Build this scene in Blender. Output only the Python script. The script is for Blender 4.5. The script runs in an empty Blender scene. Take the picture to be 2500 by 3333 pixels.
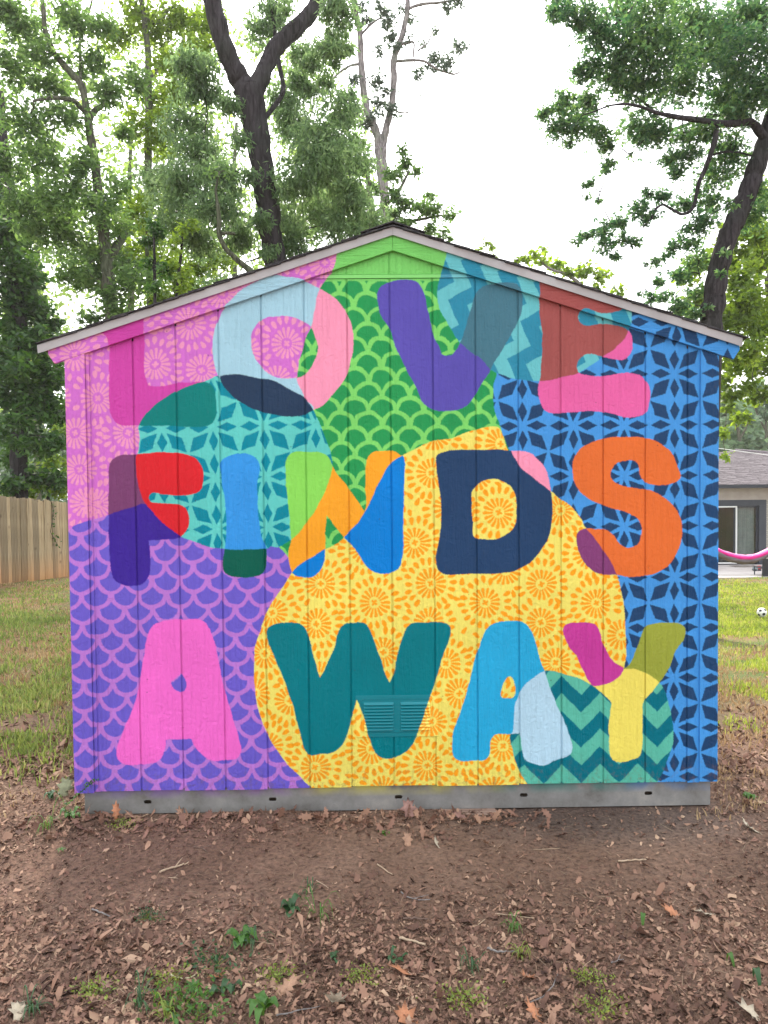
import bpy, bmesh, math, random
import numpy as np
from mathutils import Vector, Matrix, noise

random.seed(7)
rng = np.random.default_rng(7)
SC = bpy.context.scene
COL = SC.collection
R = math.radians

# ------------------------------------------------------------------ camera
CAM = np.array([-0.0804, -3.6753, 1.4466])
YAW, PITCH, ROLL, FPX = 0.0120, -0.0319, -0.0102, 2500.0


def cam_axes():
    cy, sy = math.cos(YAW), math.sin(YAW)
    cp, sp = math.cos(PITCH), math.sin(PITCH)
    cr, sr = math.cos(ROLL), math.sin(ROLL)
    f = np.array([sy * cp, cy * cp, sp])
    r = np.array([cy, -sy, 0.0])
    u = np.cross(r, f)
    return cr * r + sr * u, -sr * r + cr * u, f


AX_R, AX_U, AX_F = cam_axes()
cam_data = bpy.data.cameras.new('camera')
cam_data.sensor_fit = 'HORIZONTAL'
cam_data.sensor_width = 36.0
cam_data.lens = 36.0 * FPX / 2500.0
cam_data.clip_start = 0.05
cam_data.clip_end = 600.0
cam = bpy.data.objects.new('camera', cam_data)
COL.objects.link(cam)
m = Matrix.Identity(4)
for i in range(3):
    m[i][0], m[i][1], m[i][2], m[i][3] = AX_R[i], AX_U[i], -AX_F[i], CAM[i]
cam.matrix_world = m
SC.camera = cam

# ------------------------------------------------------------------ light
SUN_EL, SUN_AZ = 43.0, -8.0          # veiled sun behind the trees, beyond the shed
world = bpy.data.worlds.new('World')
SC.world = world
world.use_nodes = True
wn, wl = world.node_tree.nodes, world.node_tree.links
wn.clear()
w_out = wn.new('ShaderNodeOutputWorld')
w_bg = wn.new('ShaderNodeBackground')
w_sky = wn.new('ShaderNodeTexSky')
w_sky.sky_type = 'NISHITA'
w_sky.sun_disc = False
w_sky.sun_elevation = R(SUN_EL)
w_sky.sun_rotation = R(SUN_AZ)
w_sky.air_density = 1.0
w_sky.dust_density = 6.0
w_sky.ozone_density = 1.0
w_mix = wn.new('ShaderNodeHueSaturation')     # thin overcast: the sky's blue is almost gone
w_mix.inputs['Saturation'].default_value = 0.12
wl.new(w_sky.outputs[0], w_mix.inputs['Color'])
w_cl = wn.new('ShaderNodeMix')                 # even white cloud veil over the whole sky
w_cl.data_type = 'RGBA'
w_cl.inputs['Factor'].default_value = 0.7
w_cl.inputs['B'].default_value = (6.6, 6.7, 6.9, 1)
wl.new(w_mix.outputs[0], w_cl.inputs['A'])
wl.new(w_cl.outputs['Result'], w_bg.inputs['Color'])
w_bg.inputs['Strength'].default_value = 0.15
wl.new(w_bg.outputs[0], w_out.inputs[0])
sun_data = bpy.data.lights.new('sun', 'SUN')
sun_data.energy = 2.6
sun_data.angle = R(10)
sun_data.color = (1.0, 0.92, 0.78)
sun = bpy.data.objects.new('sun', sun_data)
COL.objects.link(sun)
sd = Vector((math.sin(R(SUN_AZ)) * math.cos(R(SUN_EL)), math.cos(R(SUN_AZ)) * math.cos(R(SUN_EL)), math.sin(R(SUN_EL))))
sun.rotation_euler = sd.to_track_quat('Z', 'Y').to_euler()
SC.view_settings.view_transform = 'Standard'
SC.view_settings.look = 'None'
SC.view_settings.gamma = 1.0
SC.view_settings.use_curve_mapping = False
SC.view_settings.exposure = 1.48


# ------------------------------------------------------------------ helpers
def at(px, py, Y):
    """point of the plane y = Y seen at photo pixel (px, py)"""
    d = AX_F + AX_R * ((px - 1250.0) / FPX) - AX_U * ((py - 1666.5) / FPX)
    t = (Y - CAM[1]) / d[1]
    return CAM + d * t


def at_many(pts, Y=0.0):
    p = np.asarray(pts, float)
    d = AX_F[None] + AX_R[None] * ((p[:, :1] - 1250.0) / FPX) - AX_U[None] * ((p[:, 1:2] - 1666.5) / FPX)
    t = (Y - CAM[1]) / d[:, 1:2]
    return CAM[None] + d * t


def lin(c):
    c = np.asarray(c, float) / 255.0
    return np.where(c <= 0.04045, c / 12.92, ((c + 0.055) / 1.055) ** 2.4)


def mesh_obj(name, verts, faces, mat=None, parent=None, smooth=False, **props):
    me = bpy.data.meshes.new(name)
    me.from_pydata([tuple(v) for v in verts], [], [tuple(f) for f in faces])
    if mat is not None:
        me.materials.append(mat)
    if smooth:
        me.polygons.foreach_set('use_smooth', [True] * len(me.polygons))
    me.update()
    o = bpy.data.objects.new(name, me)
    COL.objects.link(o)
    if parent is not None:
        o.parent = parent
    for k, v in props.items():
        o[k] = v
    return o


def np_mesh(name, V, F, k, mat=None, parent=None, smooth=False, **props):
    """fast mesh from numpy: V (n,3), F (m,k) with k corners per face"""
    me = bpy.data.meshes.new(name)
    V = np.ascontiguousarray(V, dtype=np.float32)
    F = np.ascontiguousarray(F, dtype=np.int32)
    me.vertices.add(len(V))
    me.vertices.foreach_set('co', V.ravel())
    me.loops.add(F.size)
    me.loops.foreach_set('vertex_index', F.ravel())
    me.polygons.add(len(F))
    me.polygons.foreach_set('loop_start', np.arange(0, F.size, k, dtype=np.int32))
    if smooth:
        me.polygons.foreach_set('use_smooth', np.ones(len(F), dtype=bool))
    me.update(calc_edges=True)
    if mat is not None:
        me.materials.append(mat)
    o = bpy.data.objects.new(name, me)
    COL.objects.link(o)
    if parent is not None:
        o.parent = parent
    for kk, v in props.items():
        o[kk] = v
    return o


class MB:
    """collects shapes for one mesh"""
    def __init__(s):
        s.v, s.f = [], []

    def add(s, vs, fs):
        b = len(s.v)
        s.v += [tuple(v) for v in vs]
        s.f += [tuple(b + i for i in f) for f in fs]

    def box(s, x0, x1, y0, y1, z0, z1):
        s.add([(x0, y0, z0), (x1, y0, z0), (x1, y1, z0), (x0, y1, z0), (x0, y0, z1), (x1, y0, z1), (x1, y1, z1), (x0, y1, z1)],
              [(0, 3, 2, 1), (4, 5, 6, 7), (0, 1, 5, 4), (1, 2, 6, 5), (2, 3, 7, 6), (3, 0, 4, 7)])

    def prism_xz(s, poly, y0, y1):
        """poly: (x, z) counter-clockwise seen from -y"""
        n = len(poly)
        s.add([(x, y0, z) for x, z in poly] + [(x, y1, z) for x, z in poly],
              [tuple(range(n)), tuple(range(2 * n - 1, n - 1, -1))] + [((i + 1) % n, i, n + i, n + (i + 1) % n) for i in range(n)])

    def tube(s, pts, rad, n=8, cap=True):
        pts = [Vector(p) for p in pts]
        rad = rad if hasattr(rad, '__len__') else [rad] * len(pts)
        b = len(s.v)
        a = None
        for i, p in enumerate(pts):
            d = (pts[min(i + 1, len(pts) - 1)] - pts[max(i - 1, 0)]).normalized()
            if a is None:
                a = d.cross(Vector((0.1, 1, 0.05)) if abs(d.y) < .9 else Vector((1, 0, 0)))
            a = (a - d * a.dot(d)).normalized()      # carried along, so the tube never twists
            c = d.cross(a)
            for k in range(n):
                t = 2 * math.pi * k / n
                s.v.append(tuple(p + (a * math.cos(t) + c * math.sin(t)) * rad[i]))
        for i in range(len(pts) - 1):
            for k in range(n):
                k2 = (k + 1) % n
                s.f.append((b + i * n + k, b + i * n + k2, b + (i + 1) * n + k2, b + (i + 1) * n + k))
        if cap:
            s.f.append(tuple(b + k for k in range(n - 1, -1, -1)))
            s.f.append(tuple(b + (len(pts) - 1) * n + k for k in range(n)))

    def build(s, name, mat=None, parent=None, smooth=False, **props):
        return mesh_obj(name, s.v, s.f, mat, parent, smooth, **props)


def thing(name, label, cat, loc=(0, 0, 0), group=None):
    o = bpy.data.objects.new(name, None)
    o.empty_display_size = 0.2
    COL.objects.link(o)
    o.location = loc
    o['label'] = label
    o['category'] = cat
    if group:
        o['group'] = group
    return o


def tag(o, label, cat, group=None):
    o['label'] = label
    o['category'] = cat
    if group:
        o['group'] = group
    return o


def reloc(o, parent):
    """parent an object whose mesh is in world coordinates under a located Empty"""
    o.parent = parent
    o.location = -parent.location


def new_mat(name):
    mt = bpy.data.materials.new(name)
    mt.use_nodes = True
    nt = mt.node_tree
    b = nt.nodes['Principled BSDF']
    return mt, nt, b


def N(nt, kind, **kw):
    n = nt.nodes.new(kind)
    for k, v in kw.items():
        if k in n.inputs:
            n.inputs[k].default_value = v
        else:
            setattr(n, k, v)
    return n


def ramp(nt, fac, stops):
    r = nt.nodes.new('ShaderNodeValToRGB')
    el = r.color_ramp.elements
    while len(el) < len(stops):
        el.new(0.5)
    for e, (p, c) in zip(el, stops):
        e.position = p
        e.color = tuple(c) + ((1,) if len(c) == 3 else ())
    nt.links.new(fac, r.inputs[0])
    return r.outputs[0]


def simple_mat(name, stops, scale=5.0, rough=0.8, bump=0.0, bscale=60.0, stretch=(1, 1, 1), metallic=0.0, detail=6.0, spec=None, dist=0.01):
    mt, nt, b = new_mat(name)
    tc = N(nt, 'ShaderNodeTexCoord')
    mp = N(nt, 'ShaderNodeMapping')
    mp.inputs['Scale'].default_value = stretch
    nt.links.new(tc.outputs['Object'], mp.inputs[0])
    no = N(nt, 'ShaderNodeTexNoise', Scale=scale, Detail=detail, Roughness=0.6)
    nt.links.new(mp.outputs[0], no.inputs[0])
    if len(stops) == 1:
        b.inputs['Base Color'].default_value = tuple(stops[0]) + (1,)
    else:
        k = len(stops) - 1
        st = [(0.3 + 0.4 * i / k, c) for i, c in enumerate(stops)]
        nt.links.new(ramp(nt, no.outputs[0], st), b.inputs['Base Color'])
    b.inputs['Roughness'].default_value = rough
    b.inputs['Metallic'].default_value = metallic
    if spec is not None:
        b.inputs['Specular IOR Level'].default_value = spec
    if bump:
        n2 = N(nt, 'ShaderNodeTexNoise', Scale=bscale, Detail=5.0)
        nt.links.new(mp.outputs[0], n2.inputs[0])
        bp = N(nt, 'ShaderNodeBump', Strength=bump, Distance=dist)
        nt.links.new(n2.outputs[0], bp.inputs['Height'])
        nt.links.new(bp.outputs[0], b.inputs['Normal'])
    return mt


# ------------------------------------------------------------------ the mural, rasterised as flat paint in wall coordinates
PPM = 600.0
MX0, MX1, MZ0, MZ1 = -1.80, 1.84, -0.06, 3.02
IW, IH = int((MX1 - MX0) * PPM), int((MZ1 - MZ0) * PPM)
gx = (MX0 + (np.arange(IW) + 0.5) / PPM)
gz = (MZ0 + (np.arange(IH) + 0.5) / PPM)
GX, GZ = np.meshgrid(gx, gz)
IMG = np.zeros((IH, IW, 3), dtype=np.float32)
K = 2.07375
TILE = {1: (100, 800), 2: (900, 700), 3: (1700, 800), 4: (100, 1400), 5: (900, 1400), 6: (1700, 1400), 7: (100, 1900), 8: (800, 1900), 9: (1500, 1900)}


def T(k, *pts):
    ox, oy = TILE[k]
    return [(ox + p[0] / K, oy + p[1] / K) + (tuple(p[2:])) for p in pts]


def wall(pts):
    w = at_many([p[:2] for p in pts])
    return np.stack([w[:, 0], w[:, 2]], 1)


def spline(pts, sub=8):
    """closed smooth outline; a third item marks a sharp corner"""
    w = wall(pts)
    c = [len(p) > 2 for p in pts]
    n = len(w)
    out = []
    for i in range(n):
        a, b = w[i], w[(i + 1) % n]
        L = np.linalg.norm(b - a)

        def tan(j):
            if c[j % n]:
                return (b - a)
            p, q, r2 = w[(j - 1) % n], w[j % n], w[(j + 1) % n]
            d = (r2 - p)
            nd = np.linalg.norm(d)
            return d / nd * L if nd > 0 else d
        ta, tb = tan(i), tan(i + 1)
        for s in range(sub):
            t = s / sub
            h = (2 * t ** 3 - 3 * t ** 2 + 1, t ** 3 - 2 * t ** 2 + t, -2 * t ** 3 + 3 * t ** 2, t ** 3 - t ** 2)
            out.append(h[0] * a + h[1] * ta + h[2] * b + h[3] * tb)
    return np.array(out)


def raster(P):
    X = (P[:, 0] - MX0) * PPM
    Y = (P[:, 1] - MZ0) * PPM
    X2, Y2 = np.roll(X, -1), np.roll(Y, -1)
    M = np.zeros((IH, IW), dtype=bool)
    r0, r1 = max(0, int(Y.min())), min(IH - 1, int(Y.max()) + 1)
    cols = np.arange(IW) + 0.5
    for r in range(r0, r1 + 1):
        yc = r + 0.5
        k = (Y <= yc) != (Y2 <= yc)
        if not k.any():
            continue
        xs = np.sort(X[k] + (yc - Y[k]) * (X2[k] - X[k]) / (Y2[k] - Y[k]))
        for a, b in zip(xs[::2], xs[1::2]):
            ia, ib = max(0, int(math.ceil(a - 0.5))), min(IW, int(math.floor(b - 0.5)) + 1)
            if ib > ia:
                M[r, ia:ib] = True
    return M


def shape(pts):
    return raster(spline(pts))


def bbox(M):
    rr = np.where(M.any(1))[0]
    cc = np.where(M.any(0))[0]
    return slice(rr[0], rr[-1] + 1), slice(cc[0], cc[-1] + 1)


def fill(M, c):
    IMG[M] = lin(c)


def fill_pat(M, fn, c0, c1):
    """fn(x, z) -> bool for the stencilled colour c1 over c0"""
    rs, cs = bbox(M)
    sub = M[rs, cs]
    pat = fn(GX[rs, cs], GZ[rs, cs])
    blk = IMG[rs, cs]
    blk[sub & ~pat] = lin(c0)
    blk[sub & pat] = lin(c1)
    IMG[rs, cs] = blk


PX = 1 / 677.0     # metres per photo pixel on the wall


def scales(cx, cz, up):
    r1, r2, W, H = 74 / K * PX, 102 / K * PX, 185 / K * PX, 99 / K * PX
    s = 1 if up else -1

    def fn(x, z):
        u = x - cx
        v = (z - cz) * s
        wob = 0.0012 * np.sin(x * 71 + z * 53) + 0.001 * np.sin(z * 113 - x * 41)
        res = np.zeros(x.shape, bool)
        row = np.floor(v / H).astype(int)
        for k in (-1, 0, 1, 2):            # own rows
            j = row + k
            off = np.where(j % 2 == 0, 0.0, W / 2)
            du = (u - off + W / 2) % W - W / 2
            dv = v - j * H
            own = (du ** 2 + dv ** 2) < (r1 + wob) ** 2
            # the scale's lower half narrows between the neighbours below
            du2 = np.abs(du) - W / 2
            dv2 = dv + H
            own &= (du2 ** 2 + dv2 ** 2) > (r2 + wob) ** 2
            low = dv < -0.2 * r1
            ext = low & (np.abs(du) < r1) & ((du2 ** 2 + dv2 ** 2) > (r2 + wob) ** 2) & (dv > -r1 * 0.95) & (np.abs(du) < W / 2 * 0.6)
            res |= own | ext
        return res
    return fn


def inpoly(x, z, poly):
    r = np.zeros(x.shape, bool)
    n = len(poly)
    for i in range(n):
        x1, z1 = poly[i]
        x2, z2 = poly[(i + 1) % n]
        if z1 == z2:
            continue
        c = (z1 <= z) != (z2 <= z)
        r ^= c & (x < x1 + (z - z1) * (x2 - x1) / (z2 - z1))
    return r


def stars(cx, cz, ang, pitch):
    ca, sa = math.cos(ang), math.sin(ang)

    def fn(x, z):
        u = ((x - cx) * ca + (z - cz) * sa) / pitch
        v = (-(x - cx) * sa + (z - cz) * ca) / pitch
        iu, iv = np.floor(u + 0.5), np.floor(v + 0.5)
        jit = 0.008 * np.sin(iu * 12.9 + iv * 7.3)
        au = np.abs(u - iu + jit * 0.7)
        av = np.abs(v - iv + jit)
        res = inpoly(au, av, [(.095, .095), (.185, .38), (.475, .475), (.39, .195)])
        for a, b in ((au, av), (av, au)):
            res |= inpoly(a, b, [(.078, -.01), (.078, 0), (.275, .095), (.472, 0), (.472, -.01)])
        return res
    return fn


def petals(x, z, cx, cz, rot):
    dx, dz = x - cx, z - cz
    d = np.sqrt(dx * dx + dz * dz)
    a = np.arctan2(dz, dx) + rot
    s = 2 * math.pi / 17
    k = np.floor(a / s + 0.5)
    la = (a - k * s)
    t = (d - 18 * PX) / (32 * PX * (1 + 0.07 * np.sin(k * 5.1 + cx * 40)))
    w = (2.5 + 3.3 * np.clip(t, 0, 1)) * PX
    cap = np.sqrt(np.clip(1 - np.clip((t - 0.84) / 0.18, 0, 1) ** 2, 0, 1))
    res = (t > 0) & (t < 1.02) & (np.abs(la) * d < w * cap)
    q = np.abs(np.cos(2 * a)) ** 0.7
    return res | (d < (3.5 + 7.5 * q) * PX)


def flowers(pts):
    cs = [tuple(c) for c in wall(pts)]
    r = random.Random(3)
    allc = list(cs)
    x0, x1 = min(c[0] for c in cs) - .25, max(c[0] for c in cs) + .25
    z0, z1 = min(c[1] for c in cs) - .25, max(c[1] for c in cs) + .25
    for _ in range(4000):       # the stencil goes on at its own spacing
        p = (r.uniform(x0, x1), r.uniform(z0, z1))
        if all(math.hypot(p[0] - c[0], p[1] - c[1]) > 125 * PX for c in allc):
            allc.append(p)
    C = np.array(allc)
    D = []
    grid = {}

    def put(px, pz, a, sc, gap):
        gk = (int(math.floor(px / .04)), int(math.floor(pz / .04)))
        for i in (-1, 0, 1):
            for j in (-1, 0, 1):
                for q in grid.get((gk[0] + i, gk[1] + j), ()):
                    if math.hypot(px - q[0], pz - q[1]) < gap * PX:
                        return
        grid.setdefault(gk, []).append((px, pz))
        D.append((px, pz, a, sc))
    for i, (cx, cz) in enumerate(allc):
        for k in range(20):
            a = 2 * math.pi * (k + (i * 0.37) % 1) / 20
            rr = (74 + 3 * math.sin(k * 2.7 + i)) * PX
            px, pz = cx + rr * math.cos(a), cz + rr * math.sin(a)
            dd = np.hypot(C[:, 0] - px, C[:, 1] - pz)
            dd[i] = 9
            if dd.min() > 62 * PX:
                put(px, pz, a, 1.0, 18.5)
    for _ in range(5000):
        p = (r.uniform(x0, x1), r.uniform(z0, z1))
        dd = np.hypot(C[:, 0] - p[0], C[:, 1] - p[1])
        i = int(dd.argmin())
        if dd[i] > 66 * PX:
            put(p[0], p[1], math.atan2(p[1] - C[i, 1], p[0] - C[i, 0]), r.uniform(.85, 1.05), 21)

    def fn(x, z):
        res = np.zeros(x.shape, bool)

        def win(cx, cz, h):
            ix0, ix1 = np.searchsorted(x[0], cx - h), np.searchsorted(x[0], cx + h)
            iz0, iz1 = np.searchsorted(z[:, 0], cz - h), np.searchsorted(z[:, 0], cz + h)
            return (slice(iz0, iz1), slice(ix0, ix1)) if ix1 > ix0 and iz1 > iz0 else None
        for i, (cx, cz) in enumerate(allc):
            w = win(cx, cz, 54 * PX)
            if w:
                res[w] |= petals(x[w], z[w], cx, cz, i * 0.7)
        for px, pz, a, sc in D:
            w = win(px, pz, 16 * PX)
            if not w:
                continue
            u = (x[w] - px) * math.cos(a) + (z[w] - pz) * math.sin(a)
            v = -(x[w] - px) * math.sin(a) + (z[w] - pz) * math.cos(a)
            t = (u / PX / sc + 13) / 26.0
            sz = 11.0 * sc * np.sqrt(np.clip(t, 0, 1)) * np.sqrt(np.clip(1 - t ** 3, 0, 1))
            res[w] |= (t > 0) & (t < 1) & (np.abs(v) / PX < sz)
        return res
    return fn


def chevron_low(x, z):
    o = wall(T(9, (812, 750)))[0]
    p = 259 / K * PX
    u = (x - o[0]) / p
    tri = np.abs((u + 0.5) % 1 - 0.5) * 2          # 0 at the valley, 1 at the peak
    v = (o[1] + tri * 132 / K * PX - z) / (243 / K * PX)
    return (v % 1) < 0.5


def chevron_top(x, z):
    def q(a, b):
        return wall([(1400 + a / 3.318, 820 + b / 3.318)])[0]
    o = q(190, 515)
    A = q(190 + 118, 515 + 270) - o
    P = q(190 - 138, 515 + 408) - o
    Q = q(190 + 390, 515 + 115) - o
    det = P[0] * Q[1] - P[1] * Q[0]
    dx, dz = x - o[0], z - o[1]
    a = (dx * Q[1] - dz * Q[0]) / det
    b = (P[0] * dz - P[1] * dx) / det
    aA = (A[0] * Q[1] - A[1] * Q[0]) / det
    bA = (P[0] * A[1] - P[1] * A[0]) / det
    u = a % 1
    t = np.where(u < aA, u / aA, (1 - u) / (1 - aA)) * bA
    return ((b - t) % 1) < 0.53


C_PINK, C_PEACH = (207, 112, 204), (232, 152, 190)
C_PUR, C_PURL = (108, 94, 202), (186, 122, 212)
C_GRN, C_GRNL = (38, 152, 84), (126, 214, 108)
C_TEAL, C_TEALL = (0, 136, 158), (96, 203, 196)
C_CHD, C_CHL = (46, 140, 170), (104, 192, 200)
C_BLUE, C_NAVY = (72, 152, 224), (34, 68, 108)
C_YEL, C_ORA = (240, 226, 110), (250, 164, 32)
C_BT, C_BTL = (2, 112, 130), (92, 186, 164)

PINK_FL = (T(1, (840, 800), (455, 1030), (1075, 530), (310, 740), (660, 1265), (310, 1265), (1300, 330), (180, 1040)) +
           T(2, (70, 865), (330, 330), (-180, 520)) + T(4, (380, 490)) + [(264, 1529), (318, 1640)])
YEL_FL = (T(5, (297, 1037), (662, 1165), (268, 1308), (1040, 1035), (935, 760), (1500, 557), (1408, 1165), (720, 1500), (1143, 1575),
            (1030, 1300), (1050, 290), (1165, 525), (1070, 35), (590, 800), (-30, 1230)) +
          T(8, (470, 1240), (1225, 1228), (850, 1115), (130, 470), (60, 740), (300, 790), (930, 1400), (500, 1570 - 940)) +
          T(9, (540, 262), (915, 132), (1085, 345), (640, 535), (-10, 740), (285, 1095), (215, 1400)) +
          T(6, (255, 540), (130, 1040), (445, 835), (0, 700)))


def paint():
    whole = np.ones((IH, IW), bool)
    # pink flowers, left
    left = shape([(-200, 300), (1700, 300), (1400, 1900), (-200, 1900)])
    fill_pat(left, flowers(PINK_FL), C_PINK, C_PEACH)
    fill(~left, C_PUR)
    # purple scales, lower left
    pur = shape(T(4, (-200, 830, 1), (100, 770), (250, 690), (300, 645), (370, 620), (525, 570), (700, 515), (770, 498), (1000, 640, 1), (1659, 700, 1)) +
                T(5, (150, 900, 1)) + T(8, (700, 1800, 1)) + T(7, (-400, 1900, 1)))
    o = wall(T(7, (548, 330 + 40)))[0]
    fill_pat(pur, scales(o[0], o[1], False), C_PURL, C_PUR)
    # green scales
    gr = shape(T(2, (425, 150, 1), (410, 265), (385, 370), (290, 500), (235, 750), (190, 850), (140, 1100), (190, 1230), (250, 1318)) +
               T(5, (30, 300, 1), (-20, 770, 1), (15, 790), (80, 860), (120, 950), (300, 1000), (700, 800), (1000, 400)) +
               T(2, (1800, 1750, 1), (1800, 0, 1)))
    o = wall(T(2, (615, 745 + 74)))[0]
    fill_pat(gr, scales(o[0], o[1], True), C_GRNL, C_GRN)
    flash = gr & (GZ > 2.425)
    fill(flash, (122, 206, 106))
    # blue stars, right
    bl = shape(T(2, (1440, 1030, 1), (1485, 1065), (1462, 1150), (1470, 1300), (1500, 1400), (1535, 1500), (1580, 1600), (1640, 1700)) +
               T(6, (200, 700, 1), (700, 2600, 1), (2400, 2600, 1), (2400, -2400, 1), (0, -1600, 1), (-200, -500, 1)))
    o = wall([(2196.2, 1382.5)])[0]
    blue_fn = stars(o[0], o[1], 0.0, 0.2440)
    fill_pat(bl, blue_fn, C_BLUE, C_NAVY)
    # top chevrons
    ch = shape(T(2, (1150, 100, 1), (1145, 280), (1110, 400), (1085, 530), (1105, 640), (1150, 720), (1200, 800), (1240, 860), (1300, 915), (1380, 970),
                 (1440, 1035), (1485, 1067), (1590, 1100)) +
               T(3, (0, 905), (120, 912), (200, 905), (300, 880), (370, 862), (455, 815), (545, 750), (640, 680), (712, 590), (728, 520), (735, 440), (760, 300, 1), (600, 0, 1)))
    fill_pat(ch, chevron_top, C_CHL, C_CHD)
    # teal star blob
    te = shape(T(1, (725, 1218), (800, 1110), (900, 1030), (1060, 945), (1160, 918), (1220, 895), (1280, 875), (1480, 900, 1)) +
               T(2, (150, 1160, 1), (250, 1318, 1), (290, 1400), (330, 1500), (362, 1590)) +
               T(5, (378, 245), (340, 380), (290, 490), (220, 600), (100, 740), (10, 790), (-40, 785)) +
               T(4, (1600, 800), (1450, 805), (1310, 802), (1200, 787), (1100, 752), (1010, 715, 1), (900, 635), (830, 560), (770, 490), (735, 400), (715, 300), (708, 180)) +
               T(1, (722, 1390), (738, 1290)))
    o = wall([(693, 1390)])[0]
    fill_pat(te, stars(o[0], o[1], math.atan2(3.5, 165.0), 0.2440), C_TEALL, C_TEAL)
    # yellow blob
    ye = shape(T(5, (860, 165), (950, 120), (1050, 75), (1190, 50), (1300, 8), (1400, -15), (1490, -20), (1525, 30), (1562, 130), (1659, 300, 1)) +
               T(6, (100, 330), (195, 412), (255, 460), (340, 525), (400, 600), (430, 665), (480, 720), (540, 800), (600, 890), (640, 985), (662, 1070), (685, 1180), (692, 1290), (697, 1400), (700, 1500), (690, 1600)) +
               T(9, (1050, 700, 1), (500, 1300, 1), (470, 1500, 1)) + T(8, (500, 1500, 1), (435, 1372, 1), (330, 1270), (240, 1170), (170, 1060), (110, 930), (75, 800), (55, 650),
                                                                        (55, 500), (75, 380), (110, 280), (150, 170), (230, 50)) +
               T(5, (110, 958), (170, 900), (250, 850), (325, 805), (400, 770), (460, 722, 1), (560, 610), (620, 510), (670, 400), (720, 300), (780, 215)))
    yel_fn = flowers(YEL_FL)
    fill_pat(ye, yel_fn, C_YEL, C_ORA)
    # lower right chevron blob
    cb = shape(T(9, (572, 588), (640, 592), (720, 615), (800, 640), (880, 680), (910, 693), (990, 675), (1060, 635), (1105, 573, 1), (1170, 575), (1240, 602),
                 (1300, 635), (1350, 675), (1390, 760), (1420, 880), (1435, 980), (1430, 1080), (1400, 1180), (1370, 1260), (1330, 1340), (1290, 1450, 1), (490, 1450, 1),
                 (445, 1345), (400, 1270), (370, 1190), (345, 1110), (332, 1050), (335, 1020), (352, 1000), (358, 930), (365, 850), (380, 780), (410, 710), (480, 640)))
    fill_pat(cb, chevron_low, C_BTL, C_BT)
    # ---- letters
    M = shape(T(1, (480, 590), (520, 545), (620, 480, 1), (768, 440, 1), (768, 800), (775, 900), (800, 945), (900, 948), (980, 925), (1060, 922), (1160, 918), (1210, 930), (1245, 985),
                (1255, 1100), (1225, 1200), (1100, 1220), (900, 1215), (725, 1213), (600, 1205), (545, 1150), (530, 1050), (530, 850), (530, 640), (500, 600)))
    fill(M, (204, 70, 168))
    fill(M & te, (0, 126, 122))
    O = shape(T(1, (1659, 205), (1560, 232), (1420, 310), (1330, 400), (1275, 480), (1240, 580), (1228, 680), (1235, 780), (1262, 860), (1300, 945), (1380, 1030), (1500, 1100), (1600, 1135)) +
              T(2, (0, 1350), (100, 1362), (180, 1350), (250, 1318), (310, 1285), (370, 1220), (430, 1150), (480, 1060), (510, 960), (520, 850), (515, 780), (490, 700), (450, 620), (380, 550), (290, 495), (190, 450), (130, 430), (50, 421)))
    hole = shape(T(1, (1490, 640), (1500, 570), (1545, 510), (1600, 483)) + T(2, (0, 683), (60, 682), (130, 695), (190, 725), (240, 770), (268, 840), (275, 900), (265, 970), (235, 1030),
                                                                                  (180, 1085), (110, 1103), (50, 1105)) + T(1, (1659, 888), (1600, 862), (1545, 805), (1500, 720)))
    O &= ~hole
    fill(O, (164, 208, 226))
    fill(O & gr, (242, 152, 184))
    dk = shape(T(1, (1280, 880, 1), (1340, 868), (1450, 873), (1560, 895), (1659, 918)) + T(2, (100, 1185), (195, 1235), (220, 1270), (250, 1318, 1), (280, 1420, 1), (0, 1450, 1)) + T(1, (1200, 1200, 1)))
    fill(O & dk, (36, 58, 86))
    V = shape(T(2, (770, 448), (830, 437), (900, 437), (960, 465), (1000, 530), (1015, 620), (1035, 700), (1060, 810), (1092, 880), (1122, 940), (1155, 950), (1192, 942), (1240, 860), (1280, 750), (1310, 640),
                (1340, 540), (1380, 490), (1460, 465), (1560, 460), (1625, 480), (1659, 540), (1655, 640), (1600, 780), (1530, 900), (1470, 1000), (1440, 1050), (1390, 1130), (1330, 1230), (1280, 1290),
                (1210, 1320), (1130, 1322), (1050, 1310), (990, 1270), (950, 1180), (900, 1090), (850, 980), (800, 880), (760, 760), (700, 670), (680, 600), (676, 540), (700, 480)))
    fill(V, (92, 82, 178))
    fill(V & ch, (70, 118, 136))
    E_ = shape(T(3, (112, 340), (120, 150, 1), (480, 290, 1), (660, 430), (600, 455), (520, 460), (440, 430), (395, 437), (375, 480), (390, 520), (430, 540), (500, 530), (600, 530), (680, 550), (730, 590), (745, 650), (735, 720), (690, 765), (620, 765), (545, 750), (480, 732), (420, 740),
                 (375, 780), (368, 830), (385, 862), (450, 875), (540, 880), (640, 865), (720, 860), (790, 875), (840, 920), (862, 980), (860, 1060), (830, 1130), (750, 1158), (680, 1155), (600, 1130), (500, 1115),
                 (400, 1115), (300, 1128), (200, 1130), (145, 1100), (115, 1020), (110, 940), (125, 850), (135, 700), (130, 550), (115, 420)))
    fill(E_, (228, 100, 166))
    fill(E_ & ch, (160, 84, 82))
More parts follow.
